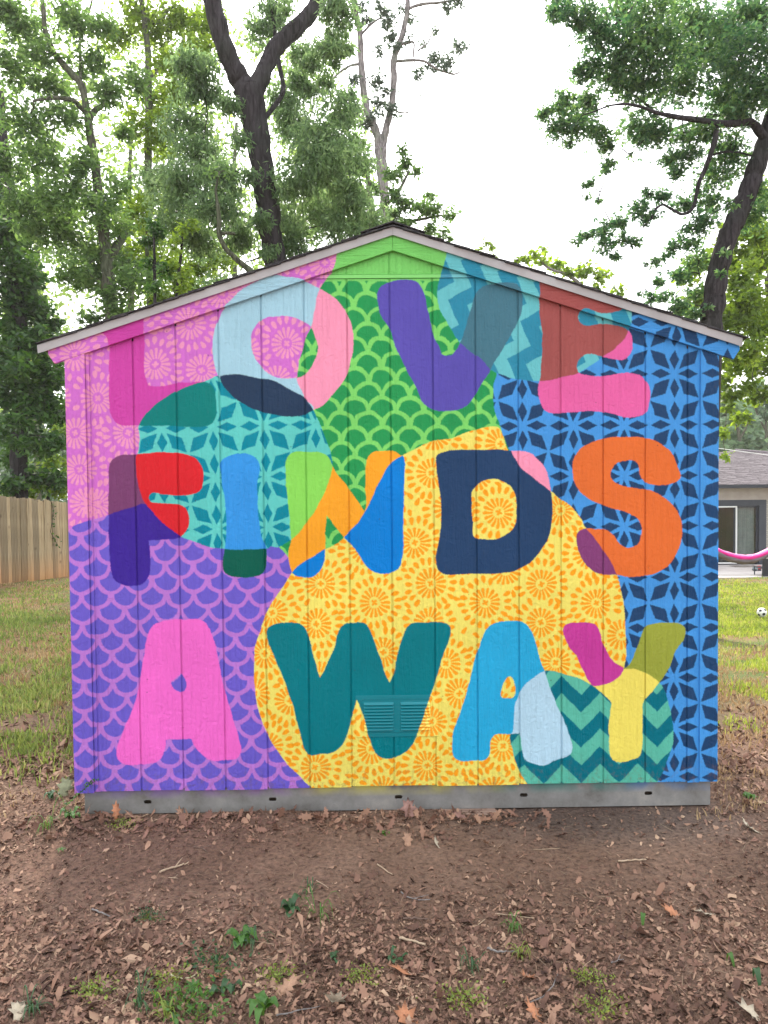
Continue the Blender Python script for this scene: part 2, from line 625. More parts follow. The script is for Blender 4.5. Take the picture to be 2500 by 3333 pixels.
    F_ = shape(T(4, (530, 240), (560, 195), (610, 172), (690, 165), (800, 152), (900, 150), (1020, 155), (1100, 185), (1150, 235), (1168, 310), (1150, 390), (1110, 425), (1020, 437), (900, 432),
                 (830, 420), (800, 438), (800, 475), (830, 490), (920, 498), (1000, 503), (1050, 535), (1072, 600), (1060, 660), (1010, 718), (940, 738), (870, 742), (798, 742, 1), (802, 800), (808, 900), (800, 980),
                 (760, 1035), (690, 1050), (620, 1045), (565, 1010), (540, 930), (530, 800), (525, 600), (526, 400)))
    fill(F_, (122, 66, 112))
    fill(F_ & pur, (62, 38, 150))
    fill(F_ & te, (216, 36, 46))
    I_ = shape(T(4, (1282, 220), (1310, 185), (1370, 162), (1420, 158), (1480, 165), (1530, 200), (1545, 250), (1535, 330), (1530, 450), (1540, 600), (1560, 720), (1592, 800), (1593, 900), (1570, 960),
                 (1500, 990), (1420, 997), (1340, 985), (1300, 950), (1297, 880), (1312, 800), (1320, 700), (1318, 550), (1300, 400), (1283, 300)))
    fill(I_, (0, 92, 76))
    fill(I_ & te, (54, 150, 228))
    Nn = shape(T(5, (62, 220), (85, 165), (130, 147), (200, 145), (290, 150), (350, 180), (378, 240), (420, 310), (490, 400), (550, 480), (594, 553, 1), (607, 500), (600, 400), (605, 250), (615, 190), (650, 150),
                 (720, 140), (800, 145), (835, 165), (862, 180), (865, 300), (858, 500), (858, 700), (850, 850), (830, 920), (790, 955), (730, 970), (660, 955), (600, 910), (550, 830), (490, 760), (420, 680),
                 (337, 572, 1), (333, 680), (328, 790), (325, 860), (300, 940), (250, 985), (180, 993), (130, 980), (105, 955), (85, 900), (80, 840), (95, 740), (90, 640), (80, 520), (65, 350)))
    fill(Nn, (246, 166, 42))
    fill(Nn & te, (138, 218, 92))
    fill(Nn & ye, (0, 128, 216))
    D_ = shape(T(5, (1077, 190), (1095, 160), (1140, 145), (1250, 133), (1400, 130), (1500, 130), (1580, 138)) + T(6, (0, 140), (60, 155), (110, 200), (160, 270), (185, 340), (195, 415), (203, 500), (200, 600),
                                                                                                                     (190, 680), (165, 750), (120, 820), (60, 890), (0, 925)) +
               T(5, (1590, 955), (1450, 970), (1300, 970), (1140, 975), (1095, 950), (1077, 890), (1085, 800), (1105, 700), (1110, 580), (1108, 450), (1090, 350), (1080, 260)))
    dh = shape(T(5, (1320, 420), (1350, 370), (1400, 340), (1440, 330), (1510, 337), (1570, 370), (1610, 430), (1622, 500), (1620, 600), (1590, 670), (1540, 710), (1470, 735), (1400, 737), (1335, 720), (1327, 640), (1318, 500)))
    D_ &= ~dh
    fill(D_, (36, 66, 104))
    dp = shape(T(5, (1575, 100, 1), (1600, 170), (1659, 262)) + T(6, (90, 335), (195, 415, 1), (300, 300, 1), (150, 50, 1)))
    fill(D_ & dp, (246, 152, 184))
    S_ = shape(T(6, (340, 250), (350, 190), (400, 120), (480, 75), (580, 50), (700, 45), (830, 52), (930, 90), (1010, 160), (1050, 240), (1066, 315), (1020, 355), (930, 370), (860, 365), (810, 330), (790, 280),
                 (785, 235), (755, 210), (700, 205), (650, 215), (610, 255), (597, 310), (620, 345), (680, 375), (760, 392), (840, 403), (920, 430), (1000, 490), (1055, 560), (1080, 650), (1075, 740),
                 (1040, 840), (980, 920), (900, 965), (800, 987), (700, 990), (640, 978), (540, 975), (470, 945), (410, 880), (370, 790), (365, 730), (385, 685), (430, 667), (500, 668), (560, 670), (610, 700),
                 (650, 755), (690, 790), (740, 790), (785, 765), (805, 710), (803, 640), (770, 590), (700, 555), (620, 530), (520, 495), (430, 455), (370, 390), (345, 320)))
    fill(S_, (226, 112, 52))
    fill(S_ & ye, (128, 62, 116))
    A1 = shape(T(7, (800, 330), (830, 280), (880, 255), (960, 240), (1060, 238), (1140, 240), (1180, 265), (1220, 330), (1250, 430), (1275, 560), (1300, 690), (1340, 820), (1380, 960), (1415, 1080),
                 (1418, 1140), (1380, 1185), (1300, 1192), (1220, 1192), (1150, 1150), (1100, 1090), (1083, 1048, 1), (1000, 1048), (910, 1052, 1), (905, 1120), (870, 1190), (800, 1218), (700, 1225), (620, 1215),
                 (585, 1170), (583, 1110), (610, 1030), (660, 910), (710, 780), (740, 640), (760, 500), (780, 400)))
    A1 &= ~shape(T(7, (1012, 608, 1), (1045, 650), (1053, 690), (1035, 722), (1000, 727), (960, 700), (948, 660), (975, 640)))
    fill(A1, (240, 108, 204))
    W_ = shape(T(8, (140, 330), (160, 290), (220, 265), (300, 262), (360, 270), (400, 300), (425, 360), (450, 460), (480, 570), (505, 635, 1), (550, 540), (600, 420), (635, 300), (670, 268), (740, 262),
                 (790, 265), (825, 290), (860, 370), (900, 480), (940, 600), (972, 670, 1), (1005, 580), (1040, 420), (1080, 310), (1120, 268), (1200, 262), (1300, 260), (1360, 270), (1385, 300),
                 (1375, 370), (1330, 490), (1280, 660), (1220, 830), (1170, 970), (1130, 1080), (1060, 1150), (960, 1180), (880, 1150), (840, 1060), (800, 900), (745, 782, 1), (720, 880), (690, 1000),
                 (650, 1090), (580, 1140), (500, 1152), (430, 1158), (395, 1110), (360, 980), (310, 800), (260, 660), (200, 510), (160, 420)))
    fill(W_, (0, 122, 134))
    A2 = shape(T(9, (190, 290), (240, 265), (320, 255), (400, 255), (450, 280), (490, 350), (520, 450), (550, 550), (575, 610), (600, 700), (650, 820), (700, 930), (740, 1040), (750, 1130), (720, 1165),
                 (640, 1190), (560, 1225), (500, 1215), (440, 1190), (415, 1130), (405, 1050), (397, 1012, 1), (330, 1015), (240, 1018), (205, 1060), (195, 1130), (170, 1185), (90, 1196), (-10, 1192),
                 (-50, 1160), (-56, 1110), (-50, 1000), (0, 860), (50, 690), (95, 520), (125, 420), (160, 330)))
    A2 &= ~shape(T(9, (300, 650), (330, 622), (355, 650), (368, 710), (355, 765), (310, 773), (275, 765), (280, 700)))
    fill(A2, (42, 172, 222))
    fill(A2 & cb, (180, 216, 236))
    Y_ = shape(T(9, (690, 320), (715, 275), (780, 263), (860, 262), (910, 280), (940, 330), (960, 400), (1000, 480), (1050, 540), (1105, 572, 1), (1140, 540), (1180, 460), (1215, 360), (1250, 285), (1300, 268),
                 (1420, 262), (1480, 268), (1515, 300), (1505, 370), (1450, 450), (1410, 560), (1370, 630), (1335, 675), (1290, 730), (1240, 785), (1228, 850), (1228, 1000), (1225, 1100), (1200, 1170),
                 (1140, 1195), (1070, 1208), (1030, 1190), (1008, 1150), (1000, 1050), (1000, 950), (1010, 850), (1013, 800), (960, 745), (900, 695), (860, 650), (830, 590), (780, 490), (720, 400)))
    fill(Y_, (154, 164, 64))
    fill(Y_ & ye, (198, 62, 156))
    fill(Y_ & cb, (242, 226, 104))


paint()
# soft spray edges: a very small blur in both directions
for ax in (0, 1):
    IMG = 0.5 * IMG + 0.25 * (np.roll(IMG, 1, ax) + np.roll(IMG, -1, ax))
mural = bpy.data.images.new('mural_paint', IW, IH, alpha=False, float_buffer=True)
mural.colorspace_settings.name = 'Linear Rec.709' if 'Linear Rec.709' in bpy.types.ColorManagedInputColorspaceSettings.bl_rna.properties['name'].enum_items.keys() else 'Non-Color'
buf = np.ones((IH, IW, 4), dtype=np.float32)
buf[..., :3] = IMG * 0.86
mural.pixels.foreach_set(buf.ravel())
mural.pack()
mural.update()

# ------------------------------------------------------------------ materials for the shed
def paint_mat(name, grain=1.0, metal=False):
    mt, nt, b = new_mat(name)
    uv = N(nt, 'ShaderNodeUVMap')
    uv.uv_map = 'paint'
    im = N(nt, 'ShaderNodeTexImage')
    im.image = mural
    im.interpolation = 'Cubic'
    im.extension = 'EXTEND'
    # spray edges wander a little over the embossed grain
    tc = N(nt, 'ShaderNodeTexCoord')
    nw = N(nt, 'ShaderNodeTexNoise', Scale=160.0, Detail=3.0)
    nt.links.new(tc.outputs['Object'], nw.inputs[0])
    sub = N(nt, 'ShaderNodeVectorMath', operation='SUBTRACT')
    sub.inputs[1].default_value = (0.5, 0.5, 0.5)
    nt.links.new(nw.outputs['Color'], sub.inputs[0])
    sca = N(nt, 'ShaderNodeVectorMath', operation='SCALE')
    sca.inputs['Scale'].default_value = 0.0024
    nt.links.new(sub.outputs[0], sca.inputs[0])
    add = N(nt, 'ShaderNodeVectorMath', operation='ADD')
    nw2 = N(nt, 'ShaderNodeTexNoise', Scale=14.0, Detail=2.0)      # and the hand wanders too
    nt.links.new(tc.outputs['Object'], nw2.inputs[0])
    sub2 = N(nt, 'ShaderNodeVectorMath', operation='MULTIPLY_ADD')
    sub2.inputs[1].default_value = (.0045, .0045, 0)
    sub2.inputs[2].default_value = (-.00225, -.00225, 0)
    nt.links.new(nw2.outputs['Color'], sub2.inputs[0])
    add2 = N(nt, 'ShaderNodeVectorMath', operation='ADD')
    nt.links.new(uv.outputs[0], add2.inputs[0])
    nt.links.new(sub2.outputs[0], add2.inputs[1])
    nt.links.new(add2.outputs[0], add.inputs[0])
    nt.links.new(sca.outputs[0], add.inputs[1])
    nt.links.new(add.outputs[0], im.inputs[0])
    # uneven coverage of the sprayed coats
    n1 = N(nt, 'ShaderNodeTexNoise', Scale=2.3, Detail=7.0, Roughness=0.62)
    nt.links.new(tc.outputs['Object'], n1.inputs[0])
    hsv = N(nt, 'ShaderNodeHueSaturation')
    mr = N(nt, 'ShaderNodeMapRange')
    mr.inputs['From Min'].default_value = 0.3
    mr.inputs['From Max'].default_value = 0.7
    mr.inputs['To Min'].default_value = 0.9
    mr.inputs['To Max'].default_value = 1.07
    nt.links.new(n1.outputs[0], mr.inputs[0])
    nt.links.new(mr.outputs[0], hsv.inputs['Value'])
    nt.links.new(im.outputs[0], hsv.inputs['Color'])
    # specks: knots, nail heads, dirt
    vo = N(nt, 'ShaderNodeTexVoronoi', Scale=9.0)
    nt.links.new(tc.outputs['Object'], vo.inputs[0])
    sp = N(nt, 'ShaderNodeMath', operation='LESS_THAN')
    sp.inputs[1].default_value = 0.035
    nt.links.new(vo.outputs['Distance'], sp.inputs[0])
    mx = N(nt, 'ShaderNodeMix', data_type='RGBA')
    mf = N(nt, 'ShaderNodeMath', operation='MULTIPLY')
    mf.inputs[1].default_value = 0.45 if grain else 0.0
    nt.links.new(sp.outputs[0], mf.inputs[0])
    nt.links.new(mf.outputs[0], mx.inputs['Factor'])
    nt.links.new(hsv.outputs[0], mx.inputs['A'])
    mx.inputs['B'].default_value = (0.05, 0.04, 0.04, 1)
    # a little mud splashed up from the ground
    sz = N(nt, 'ShaderNodeSeparateXYZ')
    nt.links.new(tc.outputs['Object'], sz.inputs[0])
    ms = N(nt, 'ShaderNodeMapRange')
    ms.inputs['From Min'].default_value = .16
    ms.inputs['From Max'].default_value = -.01
    ms.inputs['To Max'].default_value = .55
    nt.links.new(sz.outputs['Z'], ms.inputs[0])
    nm = N(nt, 'ShaderNodeTexNoise', Scale=38.0, Detail=5.0, Roughness=.7)
    nt.links.new(tc.outputs['Object'], nm.inputs[0])
    mm_ = N(nt, 'ShaderNodeMath', operation='MULTIPLY')
    nt.links.new(ms.outputs[0], mm_.inputs[0])
    nt.links.new(ramp(nt, nm.outputs[0], [(.5, (0, 0, 0)), (.66, (1, 1, 1))]), mm_.inputs[1])
    mud = N(nt, 'ShaderNodeMix', data_type='RGBA')
    nt.links.new(mm_.outputs[0], mud.inputs['Factor'])
    nt.links.new(mx.outputs['Result'], mud.inputs['A'])
    mud.inputs['B'].default_value = (.16, .095, .065, 1)
    nt.links.new(mud.outputs['Result'], b.inputs['Base Color'])
    b.inputs['Roughness'].default_value = 0.42 if grain else .38
    b.inputs['Specular IOR Level'].default_value = 0.09 if grain else .35
    if grain:
        # embossed wood grain, standing up the boards
        mp = N(nt, 'ShaderNodeMapping')
        mp.inputs['Scale'].default_value = (60, 60, 5) if grain > 0 else (5, 60, 60)
        nt.links.new(tc.outputs['Object'], mp.inputs[0])
        g1 = N(nt, 'ShaderNodeTexNoise', Scale=1.0, Detail=6.0, Roughness=0.7, Distortion=0.9)
        nt.links.new(mp.outputs[0], g1.inputs[0])
        g2 = N(nt, 'ShaderNodeTexNoise', Scale=75.0, Detail=4.0)
        nt.links.new(tc.outputs['Object'], g2.inputs[0])
        g3 = N(nt, 'ShaderNodeTexNoise', Scale=22.0, Detail=2.0, Distortion=1.5)
        nt.links.new(tc.outputs['Object'], g3.inputs[0])
        a1 = N(nt, 'ShaderNodeMath', operation='MULTIPLY_ADD')
        a1.inputs[1].default_value = 0.3
        nt.links.new(g2.outputs[0], a1.inputs[0])
        nt.links.new(g1.outputs[0], a1.inputs[2])
        a2 = N(nt, 'ShaderNodeMath', operation='MULTIPLY_ADD')
        a2.inputs[1].default_value = 0.5
        nt.links.new(g3.outputs[0], a2.inputs[0])
        nt.links.new(a1.outputs[0], a2.inputs[2])
        bp = N(nt, 'ShaderNodeBump', Strength=1.0, Distance=0.0085)
        nt.links.new(a2.outputs[0], bp.inputs['Height'])
        nt.links.new(bp.outputs[0], b.inputs['Normal'])
    return mt


M_PAINT = paint_mat('painted_siding')
M_PAINT_H = paint_mat('painted_trim', grain=-1.0)
M_PAINT_METAL = paint_mat('painted_metal', grain=0)
M_BACK = simple_mat('bare_sheathing', [(.10, .07, .05), (.16, .12, .09)], 8, .9)
M_SIDE = simple_mat('side_wall_paint', [(.30, .27, .25), (.36, .33, .30)], 6, .7, .3, 50, (1, 1, .1))
M_DRIP = simple_mat('drip_edge_metal', [(.30, .30, .31), (.46, .47, .49)], 3.5, .38, .1, 30, (1, 1, 1))
M_SHINGLE = simple_mat('asphalt_shingle', [(.018, .018, .022), (.05, .05, .055), (.09, .085, .08)], 60, .95, .6, 220, spec=.15)


def uv_paint(o):
    me = o.data
    uv = me.uv_layers.new(name='paint')
    co = np.empty(len(me.vertices) * 3, dtype=np.float32)
    me.vertices.foreach_get('co', co)
    co = co.reshape(-1, 3)
    li = np.empty(len(me.loops), dtype=np.int32)
    me.loops.foreach_get('vertex_index', li)
    p = co[li]
    out = np.stack([(p[:, 0] - MX0) / (MX1 - MX0), (p[:, 2] - MZ0) / (MZ1 - MZ0)], 1)
    uv.data.foreach_set('uv', out.ravel().astype(np.float32))
    return o


def bevel(o, w, seg=2):
    md = o.modifiers.new('bevel', 'BEVEL')
    md.width = w
    md.segments = seg
    md.limit_method = 'ANGLE'
    return o


CX, HW = 0.0175, 1.5525
WX0, WX1 = CX - HW, CX + HW
DEPTH = 3.66


def rake(x):           # lower edge of the rake trim
    return 2.563 - 0.3235 * abs(x - CX)


shed = thing('shed', 'small gabled garden shed whose front wall carries a bright painted mural reading LOVE FINDS AWAY', 'shed')
# siding boards between the grooves
GW = 0.0085
edges = [WX0] + [(i - 6) * 0.2032 for i in range(14)] + [1.4815 + 0.004]
edges[0] = -1.441
bot_j = [0.0, -0.004, 0.0, 0.002, -0.003, 0.001]
for i in range(len(edges) - 1):
    x0, x1 = edges[i] + (GW / 2 if i else 0.0), edges[i + 1] - (GW / 2 if i < 14 else 0.0)
    zb = bot_j[(i // 2) % 6] if i else -0.002
    if i < 6:
        zb -= 0.003
    f = [(x0, zb), (x1, zb)]
    t0, t1 = rake(x0) + 0.02, rake(x1) + 0.02
    if max(t0, t1) < 2.436:
        f += [(x1, t1), (x0, t0)]
    else:
        tops = []
        xs = [x1, x0]
        if (t1 - 2.436) * (t0 - 2.436) < 0:
            xc = CX + math.copysign((2.583 - 2.436) / 0.3235, x0 - CX)
            xs = [x1, xc, x0]
        for x in xs:
            tops.append((x, min(2.436, rake(x) + 0.02)))
        f += tops
    mb = MB()
    mb.prism_xz(f, 0.0, 0.0050)
    uv_paint(bevel(mb.build('siding_board', M_PAINT, shed), 0.0012))
    # the gable boards above the flashing
    if max(t0, t1) > 2.47:
        xa, xb = x0, x1
        lim = (2.583 - 2.457) / 0.3235
        xa, xb = max(xa, CX - lim), min(xb, CX + lim)
        if xb - xa > 0.01:
            g = [(xa, 2.457), (xb, 2.457)]
            if rake(xb) + .02 > 2.4575:
                g.append((xb, rake(xb) + .02))
            if xa < CX < xb:
                g.append((CX, rake(CX) + .02))
            if rake(xa) + .02 > 2.4575:
                g.append((xa, rake(xa) + .02))
            mb = MB()
            mb.prism_xz(g, 0.0015, 0.0050)
            uv_paint(bevel(mb.build('gable_board', M_PAINT, shed), 0.0012))
mb = MB()
mb.box(CX - .42, CX + .42, -0.004, 0.008, 2.4385, 2.4545)
uv_paint(mb.build('flashing_strip', M_PAINT_METAL, shed))
# sheathing behind the grooves
mb = MB()
mb.prism_xz([(WX0 + .01, 0.003), (WX1 - .01, 0.003), (WX1 - .01, 2.05), (CX, 2.57), (WX0 + .01, 2.05)], 0.0058, 0.02)
uv_paint(mb.build('sheathing', M_PAINT, shed))
# corner trims
mb = MB()
mb.prism_xz([(WX0, -0.006), (-1.4415, -0.006), (-1.4415, rake(-1.4415) + .01), (WX0, rake(WX0) + .01)], -0.019, 0.03)
uv_paint(bevel(mb.build('corner_trim', M_PAINT, shed), 0.002))
mb = MB()
mb.prism_xz([(-1.4405, -0.003), (-1.4245, -0.003), (-1.4245, rake(-1.4245) + .005), (-1.4405, rake(-1.4405) + .005)], -0.0075, -0.0005)
uv_paint(bevel(mb.build('corner_batten', M_PAINT, shed), 0.001))
mb = MB()
mb.prism_xz([(1.4825, 0.003), (WX1, 0.003), (WX1, rake(WX1) + .01), (1.4825, rake(1.4825) + .01)], -0.0105, 0.03)
uv_paint(bevel(mb.build('corner_trim', M_PAINT, shed), 0.002))
# rake boards
for sgn in (-1, 1):
    xe = 1.645 if sgn > 0 else 1.627
    x_end = CX + sgn * xe
    mb = MB()
    pts = [(CX + sgn * 0.0006, 2.563), (x_end - sgn * 0.028, rake(x_end - sgn * .028)), (x_end, rake(x_end) + 0.052), (x_end, rake(x_end) + 0.082), (CX + sgn * 0.0006, 2.645)]
    if sgn < 0:
        pts = [pts[0], pts[4], pts[3], pts[2], pts[1]]
    mb.prism_xz(pts, -0.021, -0.002)
    o = uv_paint(bevel(mb.build('rake_board', M_PAINT_H, shed), 0.0015))
# drip edges: folded metal, left in one length, right in two lengths
def drip(xa, xb, lift=0.0):
    mb = MB()
    prof = [(-0.0225, 0.071), (-0.034, 0.068), (-0.040, 0.1015), (-0.0375, 0.1075), (0.06, 0.1075), (0.06, 0.1045), (-0.0365, 0.1045), (-0.0335, 0.0725), (-0.0225, 0.0745)]
    n = len(prof)
    vs = []
    for x in (xa, xb):
        for (y, z) in prof:
            vs.append((x, y - lift, rake(x) + z))
    fs = [(i, (i + 1) % n, n + (i + 1) % n, n + i) for i in range(n)]
    fs += [tuple(range(n - 1, -1, -1)), tuple(range(n, 2 * n))]
    mb.add(vs, fs)
    return mb.build('drip_edge', M_DRIP, shed)


drip(-1.652, CX - .0004)
drip(CX + .0004, 0.66)
drip(0.635, 1.667, 0.0018)
# roof deck, shingles
mb = MB()
for sgn in (-1, 1):
    xe = CX + sgn * 1.66
    a = [(CX + sgn * .0002, 2.563 + .101), (xe, rake(xe) + .101), (xe, rake(xe) + .085), (CX + sgn * .0002, 2.563 + .085)]
    if sgn > 0:
        a = a[::-1]
    mb.prism_xz(a, 0.0, DEPTH + .05)
mb.build('roof_deck', M_BACK, shed)
ang = math.atan(0.3235)
ca, sa = math.cos(ang), math.sin(ang)
SL = 1.672 / ca
rs = random.Random(11)
sh_mesh = None
for sgn in (-1, 1):
    nrow = 14
    for r_ in range(nrow):
        d0 = SL - r_ * 0.1255           # distance from the ridge of the lower edge
        d1 = max(0.0, d0 - 0.20)
        ys = -0.052 + rs.uniform(-.006, .004)
        cuts = [ys, 0.9 + 0.25 * (r_ % 3) - .2, 1.85, 2.8, DEPTH + .06]
        for k in range(4):
            mb = MB()
            h0, h1 = 0.1165 + 0.0015 + rs.uniform(-.001, .0015), 0.108
            def P(d, h):
                return (CX + sgn * (d * ca + (h - .11) * sa), 2.563 - d * sa + .1085 + (h - .11) * ca)
            q = [P(d0, h0), P(d1, h1 + .002), P(d1, h1 - .0035), P(d0, h0 - .0048)]
            if sgn < 0:
                q = q[::-1]
            q = q[::-1]
            mb.prism_xz(q, cuts[k] + .001, cuts[k + 1] - .001)
            mb.build('shingle', M_SHINGLE, shed)
for k in range(9):
    mb = MB()
    y0 = -0.058 + k * 0.42
    zt = 2.563 + .1235
    mb.prism_xz([(CX - .15, zt - .052 + .004), (CX - .15, zt - .052), (CX, zt - .004), (CX + .15, zt - .052), (CX + .15, zt - .052 + .004), (CX, zt + .003)], y0, y0 + .44)
    mb.build('ridge_cap', M_SHINGLE, shed)
# side and back walls
for x0, x1 in ((WX0 + .012, WX0 + .03), (WX1 - .03, WX1 - .012)):
    mb = MB()
    mb.box(x0, x1, 0.031, DEPTH, 0.0, 2.09)
    for k in range(1, 18):
        yy = 0.03 + k * .2032
        mb.box(x0 - .004, x1 + .004, yy, yy + .19, 0.0, 2.088)
    mb.build('side_wall', M_SIDE, shed)
mb = MB()
mb.prism_xz([(WX0 + .031, 0), (WX1 - .031, 0), (WX1 - .031, 2.10), (CX, 2.6), (WX0 + .031, 2.10)], DEPTH - .02, DEPTH)
mb.build('back_wall', M_SIDE, shed)

# steel base rail with its fork slots
mt, nt, b = new_mat('galvanised_steel')
tc = N(nt, 'ShaderNodeTexCoord')
n1 = N(nt, 'ShaderNodeTexNoise', Scale=4.5, Detail=9.0, Roughness=.72)
nt.links.new(tc.outputs['Object'], n1.inputs[0])
c0 = ramp(nt, n1.outputs[0], [(.32, (.11, .10, .09)), (.44, (.19, .187, .18)), (.56, (.24, .24, .235)), (.70, (.33, .32, .30))])
sx = N(nt, 'ShaderNodeSeparateXYZ')
nt.links.new(tc.outputs['Object'], sx.inputs[0])
mrx = N(nt, 'ShaderNodeMapRange')
mrx.inputs['From Min'].default_value = WX0
mrx.inputs['From Max'].default_value = WX1
nt.links.new(sx.outputs['X'], mrx.inputs[0])
cov = ramp(nt, mrx.outputs[0], [(0, (.16, .10, .45)), (.24, (.28, .10, .42)), (.33, (.30, .14, .42)), (.38, (.6, .55, .08)), (.55, (.6, .55, .08)), (.64, (.55, .55, .1)), (.68, (.02, .22, .2)), (.84, (.02, .22, .2)), (.88, (.05, .2, .45)), (1, (.05, .2, .5))])
mrz = N(nt, 'ShaderNodeMapRange')
mrz.inputs['From Min'].default_value = -0.06
mrz.inputs['From Max'].default_value = 0.0
nt.links.new(sx.outputs['Z'], mrz.inputs[0])
n2 = N(nt, 'ShaderNodeTexNoise', Scale=7.0, Detail=3.0)
nt.links.new(tc.outputs['Object'], n2.inputs[0])
mm = N(nt, 'ShaderNodeMath', operation='MULTIPLY')
nt.links.new(mrz.outputs[0], mm.inputs[0])
nt.links.new(ramp(nt, n2.outputs[0], [(.40, (0, 0, 0)), (.6, (.85, .85, .85))]), mm.inputs[1])
mx = N(nt, 'ShaderNodeMix', data_type='RGBA')
nt.links.new(mm.outputs[0], mx.inputs['Factor'])
nt.links.new(c0, mx.inputs['A'])
nt.links.new(cov, mx.inputs['B'])
nt.links.new(mx.outputs['Result'], b.inputs['Base Color'])
b.inputs['Roughness'].default_value = .5
b.inputs['Metallic'].default_value = .25
M_STEEL = mt
BZ0, BZ1 = -0.127, 0.004
BX0, BX1 = -1.505, 1.551
slots = [(-1.2, -.0705), (-.593, -.0665), (.021, -.0645), (.634, -.0645), (1.246, -.0645)]
mb = MB()
xs = [BX0]
for sx_, sz_ in slots:
    xs += [sx_ - .0185, sx_ + .0185]
xs.append(BX1)
for i in range(len(xs) - 1):
    if i % 2 == 0:
        mb.box(xs[i], xs[i + 1], .028, .0325, BZ0, BZ1)
    else:
        sz_ = slots[i // 2][1]
        mb.box(xs[i], xs[i + 1], .028, .0325, BZ0, sz_ - .009)
        mb.box(xs[i], xs[i + 1], .028, .0325, sz_ + .009, BZ1)
        c = (xs[i] + xs[i + 1]) / 2
        for a_, b_ in ((-1, -1), (1, -1), (-1, 1), (1, 1)):      # rounded slot corners
            px, pz = c + a_ * .0185, sz_ + b_ * .009
            tri = [(px, pz), (px - a_ * .005, pz), (px, pz - b_ * .005)]
            mb.prism_xz(tri if a_ * b_ < 0 else tri[::-1], .028, .0325)
mb.box(BX0, BX1, .033, .07, BZ0, BZ0 + .004)
base = mb.build('steel_base', M_STEEL, shed)
for k, (x, z) in enumerate([(-1.06, -.012), (-.70, -.1), (-.30, -.013), (-.29, -.098), (-.55, -.012), (.30, -.012), (.52, -.1), (.72, -.012), (1.0, -.1), (1.38, -.013), (.93, -.02), (-.9, -.1)]):
    mb = MB()
    mb.tube([(x, .0285, z), (x, .0255, z)], .0045, 8)
    mb.build('bolt', M_STEEL, base)
M_DARK = simple_mat('dark_void', [(.01, .01, .01)], rough=1)
mb = MB()
mb.box(BX0, BX0 + .03, .06, DEPTH, BZ0 - .12, 0)
mb.box(BX1 - .03, BX1, .06, DEPTH, BZ0 - .12, 0)
mb.box(BX0 + .03, BX1 - .03, .075, .09, BZ0 - .05, 0)
mb.box(BX0, BX1, DEPTH - .05, DEPTH, BZ0 - .3, 0)
mb.build('floor_frame', M_BACK, shed)

# vent with two banks of louvres
vp = MB()
vx0, vx1, vz0, vz1 = -.182, .2165, .243, .4445
vp.box(vx0, vx1, -.0045, -.0005, vz0, vz1)
vent = uv_paint(bevel(vp.build('vent_plate', M_PAINT_METAL, shed), .0015))
mb = MB()
ix0, ix1, iz0, iz1 = -.158, .192, .2655, .4295
ring = []
rr = .012
for cx_, cz_, a0 in ((ix1 - rr, iz1 - rr, 0), (ix0 + rr, iz1 - rr, 90), (ix0 + rr, iz0 + rr, 180), (ix1 - rr, iz0 + rr, 270)):
    for k in range(5):
        a = R(a0 + k * 22.5)
        ring.append((cx_ + rr * math.cos(a), cz_ + rr * math.sin(a)))
n = len(ring)
vs, fs = [], []
for j, (off, y) in enumerate(((0, -.0046), (-.0018, -.0075), (-.0036, -.0046))):
    for (x, z) in ring:
        ux, uz = x - (ix0 + ix1) / 2, z - (iz0 + iz1) / 2
        L = math.hypot(ux, uz)
        vs.append((x + ux / L * off, y, z + uz / L * off))
for j in range(2):
    for k in range(n):
        k2 = (k + 1) % n
        fs.append((j * n + k, j * n + k2, (j + 1) * n + k2, (j + 1) * n + k))
mb.add(vs, fs)
uv_paint(mb.build('vent_bead', M_PAINT_METAL, vent))
for (lx0, lx1) in ((-.142, -.0445), (-.0235, .076)):
    pass
for (lx0, lx1) in ((-.1435, .0015 - .0005), (.033, .1785)):
    for k in range(9):
        zt = .4125 - k * .01535
        h, w, e = .0112, .0110, .004
        mb = MB()
        y = -.0046
        v = [(lx0, y, zt), (lx1, y, zt), (lx0 + e, y - w, zt - h), (lx1 - e, y - w, zt - h),
             (lx0, y, zt - h), (lx1, y, zt - h), (lx0 + e, y - w + .001, zt - h - .0012), (lx1 - e, y - w + .001, zt - h - .0012), (lx0, y, zt - h - .0012), (lx1, y, zt - h - .0012)]
        mb.add(v, [(0, 2, 3, 1), (0, 4, 2), (1, 3, 5), (2, 6, 7, 3), (6, 8, 9, 7), (4, 8, 6, 2), (5, 3, 7, 9)])
        uv_paint(mb.build('louvre', M_PAINT_METAL, vent))
mb = MB()
mb.tube([(-.012, -.0046, .339), (-.012, -.0068, .339)], .0032, 10)
uv_paint(mb.build('screw', M_PAINT_METAL, vent))

# ------------------------------------------------------------------ terrain
_yl, _zl = [-12, 0, 4, 11.8, 15.1, 25, 60, 400], [-.20, -.132, -.17, -.43, -.65, -1.0, -1.6, -2.0]
_yr, _zr = [-12, 0, 3, 10.3, 19.5, 60, 400], [-.18, -.137, -.32, -1.04, -1.40, -1.45, -1.5]


def fnoise(x, y, s, seed=0.0):
    """cheap smooth value noise for arrays"""
    x = np.asarray(x, float) * s + seed * 17.3
    y = np.asarray(y, float) * s - seed * 9.1
    xi, yi = np.floor(x), np.floor(y)
    fx, fy = x - xi, y - yi
    fx, fy = fx * fx * (3 - 2 * fx), fy * fy * (3 - 2 * fy)

    def h(a, b):
        v = np.sin(a * 127.1 + b * 311.7 + seed * 74.7) * 43758.5453
        return v - np.floor(v)
    return (h(xi, yi) * (1 - fx) + h(xi + 1, yi) * fx) * (1 - fy) + (h(xi, yi + 1) * (1 - fx) + h(xi + 1, yi + 1) * fx) * fy


